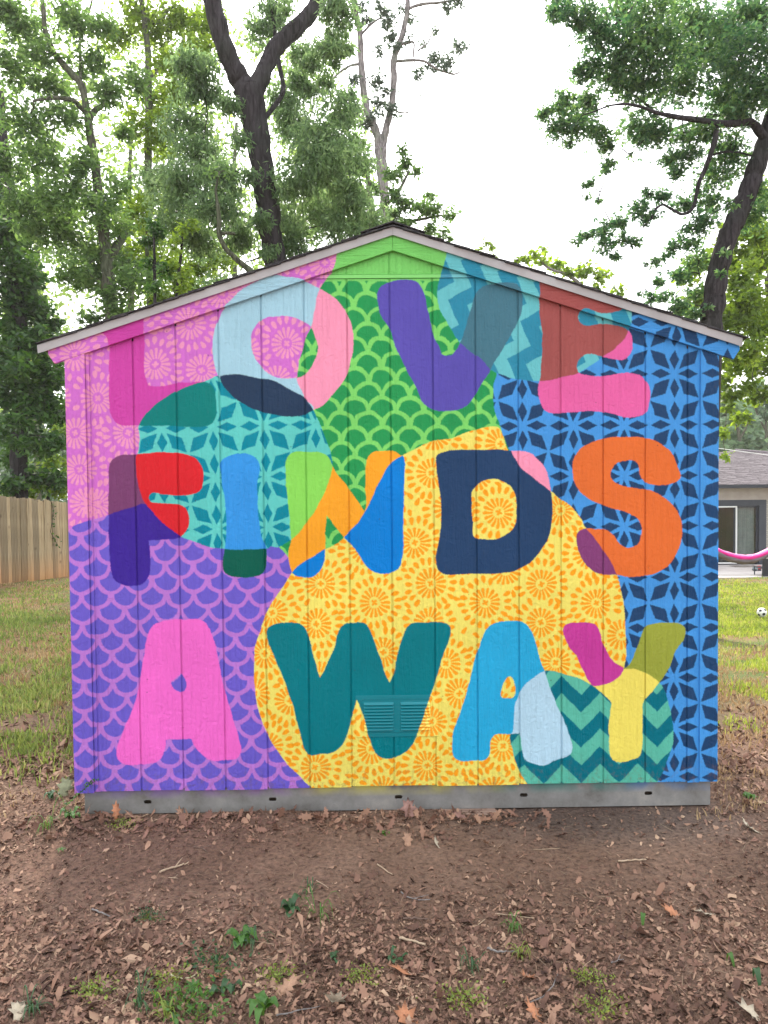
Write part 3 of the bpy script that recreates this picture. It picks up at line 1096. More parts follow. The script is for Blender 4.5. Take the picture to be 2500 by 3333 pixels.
def fbm(x, y, s, seed=0.0, octv=4):
    r, a, t = 0, 1.0, 0
    for k in range(octv):
        r = r + a * fnoise(x, y, s * 2 ** k, seed + k)
        t += a
        a *= .5
    return r / t


def terrain(x, y):
    x, y = np.asarray(x, float), np.asarray(y, float)
    w = np.clip((x + 3) / 7, 0, 1)
    w = w * w * (3 - 2 * w)
    z = np.interp(y, _yl, _zl) * (1 - w) + np.interp(y, _yr, _zr) * w
    rough = np.clip((np.abs(y) + np.abs(x) * .5) / 1.5, 0.15, 1)
    z = z + (fbm(x, y, 1.3, 3) - .5) * .035 * rough + (fbm(x, y, 9.0, 5) - .5) * .012
    # litter has piled up a little against the steel base, left of the middle
    pile = np.exp(-((y + .06) / .10) ** 2) * np.clip((.5 - x) / .5, 0, 1) * np.clip((x + 1.9) / .3, 0, 1)
    return z + pile * (.012 + .012 * np.sin(x * 7))


def grid(x0, x1, y0, y1, nx, ny):
    X, Y = np.meshgrid(np.linspace(x0, x1, nx), np.linspace(y0, y1, ny))
    return X, Y


def grid_obj(name, X, Y, Z, mat, **p):
    ny, nx = X.shape
    V = np.stack([X.ravel(), Y.ravel(), Z.ravel()], 1)
    i = np.arange(ny - 1)[:, None] * nx + np.arange(nx - 1)[None]
    F = np.stack([i, i + 1, i + nx + 1, i + nx], -1).reshape(-1, 4)
    return np_mesh(name, V, F, 4, mat, None, True, **p)


# soil colour: bare pinkish brown earth in front, greener and strawy under the lawns
mt, nt, b = new_mat('soil')
tc = N(nt, 'ShaderNodeTexCoord')
na = N(nt, 'ShaderNodeTexNoise', Scale=1.1, Detail=8.0, Roughness=.6)
nb = N(nt, 'ShaderNodeTexNoise', Scale=45.0, Detail=8.0, Roughness=.75)
ncn = N(nt, 'ShaderNodeTexNoise', Scale=260.0, Detail=3.0, Roughness=.7)
for n_ in (na, nb, ncn):
    nt.links.new(tc.outputs['Object'], n_.inputs[0])
ca_ = ramp(nt, na.outputs[0], [(.3, (.105, .064, .046)), (.5, (.172, .108, .080)), (.7, (.245, .162, .122))])
cb_ = ramp(nt, nb.outputs[0], [(.32, (.32, .30, .29)), (.48, (.95, .95, .95)), (.68, (1.55, 1.48, 1.4))])
mx = N(nt, 'ShaderNodeMix', data_type='RGBA', blend_type='MULTIPLY')
mx.inputs['Factor'].default_value = 1
nt.links.new(ca_, mx.inputs['A'])
nt.links.new(cb_, mx.inputs['B'])
# grey crumbly earth by the right end of the base
sx = N(nt, 'ShaderNodeSeparateXYZ')
nt.links.new(tc.outputs['Object'], sx.inputs[0])
vd = N(nt, 'ShaderNodeVectorMath', operation='DISTANCE')
mpv = N(nt, 'ShaderNodeMapping')
mpv.inputs['Scale'].default_value = (1, 2.6, 0)
nt.links.new(tc.outputs['Object'], mpv.inputs[0])
nt.links.new(mpv.outputs[0], vd.inputs[0])
vd.inputs[1].default_value = (1.0, -0.15, 0)
mr = N(nt, 'ShaderNodeMapRange')
mr.inputs['From Min'].default_value = .95
mr.inputs['From Max'].default_value = .35
nt.links.new(vd.outputs['Value'], mr.inputs[0])
mg = N(nt, 'ShaderNodeMix', data_type='RGBA')
nt.links.new(mr.outputs[0], mg.inputs['Factor'])
nt.links.new(mx.outputs['Result'], mg.inputs['A'])
mg2 = N(nt, 'ShaderNodeMix', data_type='RGBA', blend_type='MULTIPLY')
mg2.inputs['Factor'].default_value = 1
nt.links.new(mx.outputs['Result'], mg2.inputs['A'])
mg2.inputs['B'].default_value = (.62, .70, .80, 1)
nt.links.new(mg2.outputs['Result'], mg.inputs['B'])
# lawn soil further away
mry = N(nt, 'ShaderNodeMapRange')
mry.inputs['From Min'].default_value = 1.2
mry.inputs['From Max'].default_value = 3.5
nt.links.new(sx.outputs['Y'], mry.inputs[0])
ml = N(nt, 'ShaderNodeMix', data_type='RGBA')
nt.links.new(mry.outputs[0], ml.inputs['Factor'])
nt.links.new(mg.outputs['Result'], ml.inputs['A'])
nl = N(nt, 'ShaderNodeTexNoise', Scale=.9, Detail=9.0, Roughness=.7)
nt.links.new(tc.outputs['Object'], nl.inputs[0])
cl_ = ramp(nt, nl.outputs[0], [(.36, (.22, .125, .07)), (.47, (.17, .13, .06)), (.58, (.09, .12, .035)), (.75, (.06, .10, .025))])
nt.links.new(cl_, ml.inputs['B'])
nt.links.new(ml.outputs['Result'], b.inputs['Base Color'])
b.inputs['Roughness'].default_value = .95
b.inputs['Specular IOR Level'].default_value = .15
h1 = N(nt, 'ShaderNodeMath', operation='MULTIPLY_ADD')
h1.inputs[1].default_value = .35
nt.links.new(ncn.outputs[0], h1.inputs[0])
nt.links.new(nb.outputs[0], h1.inputs[2])
bp = N(nt, 'ShaderNodeBump', Strength=.9, Distance=.012)
nt.links.new(h1.outputs[0], bp.inputs['Height'])
nt.links.new(bp.outputs[0], b.inputs['Normal'])
M_SOIL = mt

# one sheet: fine near the camera, coarse to the horizon
xs_ = np.concatenate([-np.geomspace(115, 14, 20), np.linspace(-13, -3.1, 60), np.linspace(-3, 3, 340), np.linspace(3.1, 18, 90), np.geomspace(19, 115, 20)])
ys_ = np.concatenate([-np.geomspace(60, 6, 14), np.linspace(-5.5, -2.1, 24), np.linspace(-2, .6, 170), np.linspace(.65, 4, 60), np.linspace(4.2, 32, 110), np.geomspace(34, 115, 16)])
X, Y = np.meshgrid(xs_, ys_)
grid_obj('ground', X, Y, terrain(X, Y), M_SOIL, kind='structure')

# ------------------------------------------------------------------ the board under the base
M_PLANK = simple_mat('weathered_lumber', [(.20, .12, .09), (.33, .22, .17), (.42, .30, .24)], 4, .85, .5, 40, (2, 30, 30))
mb = MB()
p0, p1 = at(1366, 2652, -.02), at(1617, 2652, -.02)
mb.box(p0[0], p1[0], -.035, .12, -.158, -.1285)
plank = tag(bevel(mb.build('wooden_board', M_PLANK), .002), 'flat reddish brown board lying under the lower edge of the steel base', 'board')
mb = MB()
mb.box(.11, .30, -.036, -.03, -.1290, -.1245)

# ------------------------------------------------------------------ fence on the left, running away from the camera
M_FENCE = []
for k in range(4):
    t = .7 + .18 * k
    mt = simple_mat('fence_board_%s' % 'abcd'[k], [(.19 * t, .135 * t, .075 * t), (.33 * t, .25 * t, .155 * t), (.43 * t, .345 * t, .225 * t)], 2.2, .9, .6, 30, (14, 14, 1.2), dist=.004)
    nt = mt.node_tree
    b = nt.nodes['Principled BSDF']
    # splash-stained, redder foot of the boards and dark knots
    src = b.inputs['Base Color'].links[0].from_socket
    tc = N(nt, 'ShaderNodeTexCoord')
    sx = N(nt, 'ShaderNodeSeparateXYZ')
    nt.links.new(tc.outputs['Object'], sx.inputs[0])
    mr = N(nt, 'ShaderNodeMapRange')
    mr.inputs['From Min'].default_value = .65
    mr.inputs['From Max'].default_value = .05
    mr.inputs['To Max'].default_value = .8
    nt.links.new(sx.outputs['Z'], mr.inputs[0])
    mx = N(nt, 'ShaderNodeMix', data_type='RGBA', blend_type='MULTIPLY')
    nt.links.new(mr.outputs[0], mx.inputs['Factor'])
    nt.links.new(src, mx.inputs['A'])
    mx.inputs['B'].default_value = (1.15, .72, .42, 1)
    vo = N(nt, 'ShaderNodeTexVoronoi', Scale=3.5)
    mp = N(nt, 'ShaderNodeMapping')
    mp.inputs['Scale'].default_value = (1.6, 1.6, .8)
    oi = N(nt, 'ShaderNodeObjectInfo')
    nt.links.new(tc.outputs['Object'], mp.inputs[0])
    nt.links.new(oi.outputs['Location'], mp.inputs['Location'])
    nt.links.new(mp.outputs[0], vo.inputs[0])
    kn = ramp(nt, vo.outputs['Distance'], [(.05, (.25, .18, .14)), (.14, (1, 1, 1))])
    m2 = N(nt, 'ShaderNodeMix', data_type='RGBA', blend_type='MULTIPLY')
    m2.inputs['Factor'].default_value = 1
    nt.links.new(mx.outputs['Result'], m2.inputs['A'])
    nt.links.new(kn, m2.inputs['B'])
    nt.links.new(m2.outputs['Result'], b.inputs['Base Color'])
    M_FENCE.append(mt)
FX = -7.6
fence = thing('fence', 'weathered grey-brown wooden privacy fence of upright boards along the left side of the yard', 'fence', (FX, 8.0, float(terrain(FX, 8.0))))
rf = random.Random(5)
y = 8.0
meshes = []
for v in range(8):
    mb = MB()
    W2, H = .069, 1.83
    n = 9
    cur, tw, wav = rf.uniform(-.012, .012), rf.uniform(-.01, .01), rf.uniform(-.01, .01)
    vs = []
    for i in range(n):
        t = i / (n - 1)
        z = H * t
        dx = cur * t * t + rf.uniform(-.001, .001)
        dy = wav * math.sin(t * 3)
        w = W2 * (1 - .02 * t)
        if i == n - 1:
            w *= .72
        vs += [(dx - .009, -w + dy, z), (dx - .009, w + dy, z), (dx + .009 + tw * t, w + dy, z), (dx + .009 + tw * t, -w + dy, z)]
        if i == n - 2:
            vs[-4:] = [(a, b_, H - .03) for a, b_, c in vs[-4:]]
    fs = [(0, 1, 2, 3)]
    for i in range(n - 1):
        for k in range(4):
            fs.append((i * 4 + k, (i + 1) * 4 + k, (i + 1) * 4 + (k + 1) % 4, i * 4 + (k + 1) % 4))
    fs.append(tuple((n - 1) * 4 + k for k in (3, 2, 1, 0)))
    me = bpy.data.meshes.new('board')
    me.from_pydata([tuple(q) for q in vs], [], fs)
    me.materials.append(M_FENCE[v % 4])
    meshes.append(me)
zoff = 0
while y < 27:
    o = bpy.data.objects.new('fence_board', rf.choice(meshes))
    COL.objects.link(o)
    o.parent = fence
    zg = float(np.interp(y, _yl, _zl))
    o.location = (rf.uniform(-.006, .006), y - 8.0, zg - .02 + rf.uniform(-.03, .015) - fence.location[2])
    o.rotation_euler = (rf.uniform(-.008, .008), 0, rf.uniform(-.05, .05))
    y += .139 + rf.uniform(.001, .009)
for zz in (.35, 1.0, 1.55):
    mb = MB()
    for k in range(9):
        ya, yb = 8 + k * 2.4, 8 + (k + 1) * 2.4 - .01
        za, zb = np.interp(ya, _yl, _zl) + zz, np.interp(yb, _yl, _zl) + zz
        mb.add([(FX - .05, ya, za), (FX - .012, ya, za), (FX - .012, yb, zb), (FX - .05, yb, zb), (FX - .05, ya, za + .09), (FX - .012, ya, za + .09), (FX - .012, yb, zb + .09), (FX - .05, yb, zb + .09)],
               [(0, 3, 2, 1), (4, 5, 6, 7), (0, 1, 5, 4), (1, 2, 6, 5), (2, 3, 7, 6), (3, 0, 4, 7)])
    reloc(mb.build('rail', M_FENCE[0], None), fence)

# ------------------------------------------------------------------ house on the right
HY = 23.0
HZ = -1.38
M_BRICK, nt, b = new_mat('pale_brick')
tc = N(nt, 'ShaderNodeTexCoord')
mp = N(nt, 'ShaderNodeMapping')
mp.inputs['Rotation'].default_value = (R(90), 0, 0)
br = N(nt, 'ShaderNodeTexBrick', Scale=1.0)
br.inputs['Color1'].default_value = (.36, .33, .29, 1)
br.inputs['Color2'].default_value = (.42, .40, .36, 1)
br.inputs['Mortar'].default_value = (.24, .22, .20, 1)
br.inputs['Brick Width'].default_value = .21
br.inputs['Row Height'].default_value = .075
br.inputs['Mortar Size'].default_value = .01
nt.links.new(tc.outputs['Object'], mp.inputs[0])
nt.links.new(mp.outputs[0], br.inputs[0])
nt.links.new(br.outputs['Color'], b.inputs['Base Color'])
bp = N(nt, 'ShaderNodeBump', Strength=.6, Distance=.01)
nt.links.new(br.outputs['Fac'], bp.inputs['Height'])
bp.invert = True
nt.links.new(bp.outputs[0], b.inputs['Normal'])
M_DKTRIM = simple_mat('dark_trim', [(.022, .028, .045), (.035, .042, .06)], 3, .6, .1, 30)
M_WHITE = simple_mat('white_vinyl', [(.72, .74, .74)], rough=.4)
M_FRIEZE = simple_mat('grey_beige_frieze', [(.33, .29, .26), (.40, .36, .33)], 4, .8, .2, 40)
M_ROOF = simple_mat('grey_shingles', [(.10, .085, .095), (.17, .15, .165), (.22, .20, .215)], 9, .9, .7, 60, (1, 4, 4), spec=.2)
M_CONC = simple_mat('concrete', [(.36, .32, .31), (.50, .46, .45), (.56, .53, .52)], 1.4, .85, .3, 30)
M_GLASS, nt, b = new_mat('window_glass')
b.inputs['Base Color'].default_value = (.02, .03, .035, 1)
b.inputs['Roughness'].default_value = .03
b.inputs['Transmission Weight'].default_value = 1.0
b.inputs['IOR'].default_value = 1.45
b.inputs['Base Color'].default_value = (.75, .82, .82, 1)
M_CURT = simple_mat('curtain_cloth', [(.38, .41, .42), (.52, .55, .56)], 6, .9)
M_INT = simple_mat('dark_interior', [(.035, .03, .04), (.07, .055, .06)], 1.5, .9)

house = thing('house', 'single-storey pale brick house with grey shingled roof and dark-framed sliding door', 'house', (12.5, HY, HZ))


def hbox(name, x0, x1, y0, y1, z0, z1, mat, parent=None):
    mb = MB()
    mb.box(x0, x1, y0, y1, z0, z1)
    o = mb.build(name, mat)
    if parent is None or parent is house:
        reloc(o, house)
    else:
        o.parent = parent
    return o


def hx(px, Y=HY):
    return at(px, 1700, Y)[0]


def hz(py, Y=HY):
    return at(2420, py, Y)[2]


z_eave, z_fr0, z_lint, z_dt, z_db = hz(1590), hz(1627), hz(1646), hz(1646), hz(1834)
dx0, dx1, dx2, dx3 = hx(2280), hx(2399), hx(2467), hx(2494)
# walls
hbox('wall', 4.0, dx0 - .12, HY, HY + .2, HZ - .2, z_fr0, M_BRICK)
hbox('wall', dx3, 24.0, HY, HY + .2, HZ - .2, z_fr0, M_BRICK)
hbox('wall', 4.0, 4.2, HY + .2, HY + 8, HZ - .2, z_eave, M_BRICK)
hbox('wall', 4.2, 24.0, HY + 7.8, HY + 8, HZ - .2, z_eave, M_BRICK)
hbox('frieze_board', 3.95, 24.05, HY - .03, HY + .2, z_fr0 + .001, z_eave + .05, M_FRIEZE)
door = hbox('sliding_door', dx0 - .119, dx3 - .001, HY - .02, HY + .16, z_dt - .002, z_fr0 - .001, M_DKTRIM)
door['label'] = 'dark-framed sliding glass door with a pale screen frame'
for (a_, b_) in ((dx0 - .119, dx0), (hx(2470), dx3 - .001)):
    hbox('door_jamb', a_, b_, HY - .02, HY + .16, z_db - .06, z_dt - .003, M_DKTRIM, door).location = -house.location
door_children = [c for c in door.children]
for c in door_children:
    c.location = (0, 0, 0)
hbox('door_sill', dx0, hx(2470), HY - .02, HY + .16, z_db - .12, z_db - .03, M_DKTRIM, door)


def frame(name, x0, x1, z0, z1, y0, y1, w, mat, parent):
    mb = MB()
    mb.box(x0, x0 + w, y0, y1, z0, z1)
    mb.box(x1 - w, x1, y0, y1, z0, z1)
    mb.box(x0 + w, x1 - w, y0, y1, z0, z0 + w)
    mb.box(x0 + w, x1 - w, y0, y1, z1 - w, z1)
    o = mb.build(name, mat)
    o.parent = parent
    return o


frame('screen_frame', dx0 + .02, dx1, z_db, z_dt - .01, HY - .012, HY + .02, .045, M_WHITE, door)
frame('sash_frame', dx0 + .02, dx1 - .05, z_db, z_dt - .01, HY + .03, HY + .07, .05, M_DKTRIM, door)
frame('sash_frame', hx(2395), hx(2470) - .001, z_db, z_dt - .01, HY + .08, HY + .12, .055, M_DKTRIM, door)
hbox('pane', dx0 + .07, dx1 - .1, HY + .048, HY + .054, z_db + .05, z_dt - .06, M_GLASS, door)
hbox('pane', hx(2395) + .055, hx(2470) - .056, HY + .098, HY + .104, z_db + .055, z_dt - .065, M_GLASS, door)
# curtain folds and the room behind
mb = MB()
xa, xb = hx(2399), hx(2466)
n = 60
vs = []
for i in range(n + 1):
    x = xa + (xb - xa) * i / n
    yv = HY + .26 + .03 * math.sin(i * 1.1) + .012 * math.sin(i * 2.7)
    vs += [(x, yv, z_db + .02), (x, yv, z_dt - .03)]
mb.add(vs, [(2 * i, 2 * i + 2, 2 * i + 3, 2 * i + 1) for i in range(n)])
cur = mb.build('curtain', M_CURT, None, True)
reloc(cur, house)
mb = MB()
mb.box(dx0 + .4, dx0 + .75, HY + 1.2, HY + 1.5, z_db, z_db + 1.5)
reloc(mb.build('cupboard', simple_mat('dark_wood', [(.05, .02, .018)]), None), house)
rb = MB()
rb.box(dx0 - .1, dx3 - .02, HY + 3.0, HY + 3.1, HZ, z_eave)
rb.box(dx0 - .2, dx0 - .1, HY + .21, HY + 3.1, HZ, z_eave)
rb.box(dx3 - .02, dx3 + .08, HY + .21, HY + 3.1, HZ, z_eave)
rb.box(dx0 - .2, dx3 + .08, HY + .21, HY + 3.1, HZ, HZ + .02)
rb.box(dx0 - .2, dx3 + .08, HY + .21, HY + 3.1, z_eave - .02, z_eave)
reloc(rb.build('room', M_INT, None), house)
# gutter and roof
hbox('soffit', 3.4, 24.6, HY - .5, HY - .03, z_eave + .03, z_eave + .045, M_FRIEZE)
mb = MB()
for (x0, x1) in ((3.3, 24.7),):
    prof = [(HY - .62, z_eave + .13), (HY - .60, z_eave + .02), (HY - .50, z_eave + .015), (HY - .50, z_eave + .14), (HY - .515, z_eave + .14), (HY - .515, z_eave + .03), (HY - .59, z_eave + .035), (HY - .605, z_eave + .13)]
    n = len(prof)
    mb.add([(x0, y_, z_) for y_, z_ in prof] + [(x1, y_, z_) for y_, z_ in prof], [(i, (i + 1) % n, n + (i + 1) % n, n + i) for i in range(n)] + [tuple(range(n - 1, -1, -1)), tuple(range(n, 2 * n))])
reloc(mb.build('gutter', M_DKTRIM, None), house)
pk = at(2393, 1466, HY + 4.3)
roof_e = z_eave + .13
rg = [(pk[0], HY + 4.3, pk[2]), (21.0, HY + 4.6, pk[2] - .5)]
V_ = [(3.3, HY - .56, roof_e), (24.7, HY - .56, roof_e), rg[1], rg[0], (3.3, HY + 8.6, roof_e), (24.7, HY + 8.6, roof_e)]
ro = mesh_obj('roof', V_, [(0, 1, 2, 3), (5, 4, 3, 2), (4, 0, 3), (1, 5, 2)], M_ROOF)
md = ro.modifiers.new('solid', 'SOLIDIFY')
md.thickness = .06
md.offset = -1
reloc(ro, house)
# shingle courses: overlapping strips up the front slope, with tabs of uneven length
A_, B_, C_, D_ = [Vector(v) for v in V_[:4]]
nr = 34
mb = MB()
rr_ = random.Random(9)
nrm = (B_ - A_).cross(D_ - A_).normalized()
for i in range(nr):
    t0, t1 = i / nr, min(1.0, (i + 1.35) / nr)
    L0, R0 = A_.lerp(D_, t0), B_.lerp(C_, t0)
    L1, R1 = A_.lerp(D_, t1), B_.lerp(C_, t1)
    wdt = (R0 - L0).length
    u = -rr_.uniform(0, .3)
    while u < wdt:
        w = rr_.choice((.16, .22, .30, .34))
        a0, a1 = max(0, u) / wdt, min(wdt, u + w - .012) / wdt
        u += w
        if a1 <= a0:
            continue
        p = [L0.lerp(R0, a0), L0.lerp(R0, a1), L1.lerp(R1, a1), L1.lerp(R1, a0)]
        h = .022 + rr_.uniform(-.004, .012)
        x_l, x_r = L0.lerp(R0, a0).x, 0
        if p[0].x < 9.5 or p[0].x > 17.5:
            continue
        q = [p[0] + nrm * h, p[1] + nrm * h, p[2] + nrm * .004, p[3] + nrm * .004, p[0] + nrm * .001, p[1] + nrm * .001]
        mb.add(q, [(0, 1, 2, 3), (4, 5, 1, 0)])
sh = mb.build('shingles', M_ROOF, None, kind='stuff')
reloc(sh, house)
# chimney-less ridge strip
mb = MB()
mb.tube([rg[0], rg[1]], .07, 6)
reloc(mb.build('ridge_cap', M_ROOF, None), house)

# patio slab
mb = MB()
zp = HZ
mb.add([(8.5, 19.3, zp), (12.0, 19.4, zp), (16, 20.1, zp), (20, 20.1, zp), (20, HY, zp), (8.5, HY, zp), (8.5, 19.3, zp - .3), (12.0, 19.4, zp - .3), (16, 20.1, zp - .3), (20, 20.1, zp - .3)],
       [(0, 1, 2, 3, 4, 5), (6, 7, 1, 0), (7, 8, 2, 1), (8, 9, 3, 2)])
mb.build('patio', M_CONC, None, kind='structure')
mb = MB()
mb.add([(9.0, 20.2, zp + .004), (12.2, 19.75, zp + .004), (12.2, 19.79, zp + .004), (9.0, 20.28, zp + .004), ], [(0, 1, 2, 3)])
mb.add([(12.3, 21.4, zp + .004), (14.6, 20.7, zp + .004), (14.6, 20.73, zp + .004), (12.3, 21.44, zp + .004), ], [(0, 1, 2, 3)])
mb.build('patio_joint', M_SOIL, None, kind='structure')
# shallow mat by the door, small toy
g = at(2420, 1842, 22.3)
mb = MB()
vs = []
for i in range(13):
    for j in range(5):
        vs.append((12.15 + i * .07, 22.2 + j * .11, zp + .012 + .012 * math.sin(i * 1.3 + j) * (j % 2 + .3)))
mb.add(vs, [(i * 5 + j, (i + 1) * 5 + j, (i + 1) * 5 + j + 1, i * 5 + j + 1) for i in range(12) for j in range(4)])
dm = mb.build('door_mat', simple_mat('mat_weave', [(.16, .14, .13), (.24, .22, .2)], 20, 1))
md = dm.modifiers.new('solid', 'SOLIDIFY')
md.thickness = .012
tag(dm, 'crumpled dark mat lying on the concrete in front of the sliding door', 'mat')
g = at(2465, 1864, 21.0)
toy = thing('toy', 'small red and grey toy lying on the patio near the door', 'toy', (g[0], 21.0, zp))
mb = MB()
mb.box(g[0] - .13, g[0] + .0, 20.93, 21.07, zp + .03, zp + .12)
o = bevel(mb.build('body', simple_mat('grey_plastic', [(.2, .26, .27)], rough=.4)), .02)
reloc(o, toy)
mb = MB()
mb.box(g[0] + .01, g[0] + .11, 20.95, 21.05, zp + .05, zp + .17)
o = bevel(mb.build('cab', simple_mat('red_plastic', [(.55, .02, .04)], rough=.4)), .02)
reloc(o, toy)
for dx in (-.09, .06):
    for dy in (-.07, .07):
        mb = MB()
        mb.tube([(g[0] + dx, 21 + dy - .015, zp + .035), (g[0] + dx, 21 + dy + .015, zp + .035)], .034, 12)
        reloc(mb.build('wheel', M_DKTRIM), toy)

# ------------------------------------------------------------------ chair covered in black cloth at the frame's right edge
cy_ = 19.6
c0 = at(2478, 1893, cy_)
chair = thing('patio_chair', 'black fabric patio chair standing on the edge of the concrete at the far right', 'chair', (c0[0], cy_, c0[2]))
M_BLK = simple_mat('black_fabric', [(.010, .011, .018), (.02, .022, .03)], 8, .85, .2, 200)
bx, bz = c0[0], c0[2]
def cobj(name, mbx, mat=M_BLK, sm=False):
    o = mbx.build(name, mat, None, sm)
    reloc(o, chair)
    return o
mb = MB()
seatv = []
for i in range(7):
    for j in range(7):
        u, v = i / 6, j / 6
        seatv.append((bx - .02 + u * .62, cy_ - .1 + v * .55, bz + .42 - .05 * math.sin(u * math.pi) * math.sin(v * math.pi)))
mb.add(seatv, [(i * 7 + j, (i + 1) * 7 + j, (i + 1) * 7 + j + 1, i * 7 + j + 1) for i in range(6) for j in range(6)])
o = cobj('seat', mb)
o.modifiers.new('s', 'SOLIDIFY').thickness = .02
mb = MB()
bv = []
for i in range(7):
    for j in range(7):
        u, v = i / 6, j / 6
        bv.append((bx - .05 + u * .68, cy_ - .14 - .05 * v + .04 * math.sin(u * math.pi), bz + .09 + v * .62 + .03 * math.sin(u * 5) * (1 - v)))
mb.add(bv, [(i * 7 + j, (i + 1) * 7 + j, (i + 1) * 7 + j + 1, i * 7 + j + 1) for i in range(6) for j in range(6)])
o = cobj('backrest', mb)
o.modifiers.new('s', 'SOLIDIFY').thickness = .015
for dx, dy in ((0, -.12), (.6, -.12), (0, .42), (.6, .42)):
    mb = MB()
    mb.tube([(bx + dx, cy_ + dy, bz - .0), (bx + dx, cy_ + dy, bz + (.72 if dy < 0 else .43))], .018, 8)
    cobj('leg', mb, M_DKTRIM)
    mb = MB()
    mb.tube([(bx + dx, cy_ + dy, bz - .0), (bx + dx, cy_ + dy, bz + .03)], .028, 8)
    cobj('foot', mb, M_DKTRIM)

# ------------------------------------------------------------------ hammock, from a post hidden by the shed to a post outside the picture
HM = 13.5
pts_px = [(2190, 1700), (2260, 1748), (2335, 1795), (2375, 1811), (2420, 1819), (2455, 1815), (2500, 1797), (2560, 1757), (2620, 1715)]
cl = [at(a, b_, HM) for a, b_ in pts_px]
ctrl = np.array(cl)
tt = np.linspace(0, len(ctrl) - 1, 60)
path = np.stack([np.interp(tt, np.arange(len(ctrl)), ctrl[:, k]) for k in range(3)], 1)
for _ in range(6):
    path[1:-1] = .25 * path[:-2] + .5 * path[1:-1] + .25 * path[2:]
ham = thing('hammock', 'bright pink cloth hammock sagging across the view in front of the sliding door', 'hammock', tuple(path[30]))
M_PINKC = simple_mat('pink_cloth', [(.62, .012, .19), (.80, .03, .33)], 5, .8, .4, 60, (1, 6, 12))
M_PINKL = simple_mat('pink_cloth_highlight', [(.85, .22, .52), (.92, .40, .62)], 5, .8)  # paler pink: the highlight along the hammock's top, painted into the fold's colour
M_GREYC = simple_mat('grey_cloth', [(.13, .11, .14), (.24, .20, .25)], 5, .9)


def sheet(name, prof, mat):
    mb = MB()
    n = len(path)
    vs = []
    k = len(prof)
    for i in range(n):
        t = i / (n - 1)
        w = .25 + .75 * math.sin(math.pi * t) ** .6
        for j, (dy, dz) in enumerate(prof):
            wob = .006 * math.sin(i * .9 + j * 1.7)
            vs.append((path[i][0], path[i][1] + dy * w, path[i][2] + dz * w + wob))
    mb.add(vs, [(i * k + j, (i + 1) * k + j, (i + 1) * k + j + 1, i * k + j + 1) for i in range(n - 1) for j in range(k - 1)])
    o = mb.build(name, mat, None, True)
    o.modifiers.new('s', 'SOLIDIFY').thickness = .006
    reloc(o, ham)


sheet('cloth', [(-.10, .055), (-.13, .03), (-.12, -.01), (-.07, -.05), (0, -.06), (.09, -.05), (.15, -.01), (.17, .04)], M_PINKC)
sheet('fold', [(-.105, .060), (-.07, .088), (-.02, .082), (.05, .06), (.12, .055)], M_PINKL)
sheet('lining', [(-.125, -.015), (-.095, -.075), (-.01, -.125), (.08, -.10), (.155, -.02)], M_GREYC)
M_POST = simple_mat('treated_post', [(.12, .08, .05), (.2, .14, .09)], 5, .9, .4, 30, (8, 8, 1))
for end, sg in ((path[0], -1), (path[-1], 1)):
    mb = MB()
    pe = (end[0] + sg * .42, end[1], end[2] + .22)
    for k in range(5):
        mb.tube([(end[0], end[1] + (k - 2) * .03, end[2] + .02), pe], .004, 5)
    o = mb.build('rope', M_CURT)
    reloc(o, ham)
    zt = float(terrain(pe[0], HM))
    mb = MB()
    mb.tube([(pe[0] + sg * .055, HM, zt - .05), (pe[0] + sg * .055, HM, pe[2] + .15)], .055, 12)
    o = mb.build('wooden_post', M_POST)
    tag(o, 'round wooden post holding the left end of the pink hammock, behind the shed' if sg < 0 else 'round wooden post holding the right end of the pink hammock', 'post')

# ------------------------------------------------------------------ football
by = 10.3
bc = at(2480, 1998, by)
br_ = .088
bz0 = float(terrain(bc[0], by))
phi = (1 + 5 ** .5) / 2
ico = []
for a_ in (-1, 1):
    for b2 in (-phi, phi):
        ico += [(0, a_, b2), (a_, b2, 0), (b2, 0, a_)]
ico = [Vector(v).normalized() for v in ico]
rotm = Matrix.Rotation(.35, 3, 'X') @ Matrix.Rotation(.5, 3, 'Z') @ Matrix.Rotation(.2, 3, 'Y')
ico = [rotm @ v for v in ico]
ball = thing('football', 'white football with black pentagons lying in the grass right of the shed', 'ball', (bc[0], by, bz0 + br_ + .035))
M_BW = simple_mat('white_leather', [(.78, .78, .78)], rough=.35)
M_BB = simple_mat('black_leather', [(.012, .012, .018)], rough=.35)


def sph_patch(center, corners, sub=3, rad=br_):
    mb = MB()
    for i in range(len(corners)):
        a, b2 = corners[i], corners[(i + 1) % len(corners)]
        g_ = {}
        for u in range(sub + 1):
            for v in range(sub + 1 - u):
                p = center * (1 - (u + v) / sub) + a * (u / sub) + b2 * (v / sub)
                g_[(u, v)] = len(mb.v)
                edge_ = (u + v) == sub
                mb.v.append(tuple(p.normalized() * (rad - (.0014 if edge_ else 0))))
        for u in range(sub):
            for v in range(sub - u):
                mb.f.append((g_[(u, v)], g_[(u + 1, v)], g_[(u, v + 1)]))
                if v < sub - u - 1:
                    mb.f.append((g_[(u + 1, v)], g_[(u + 1, v + 1)], g_[(u, v + 1)]))
    return mb


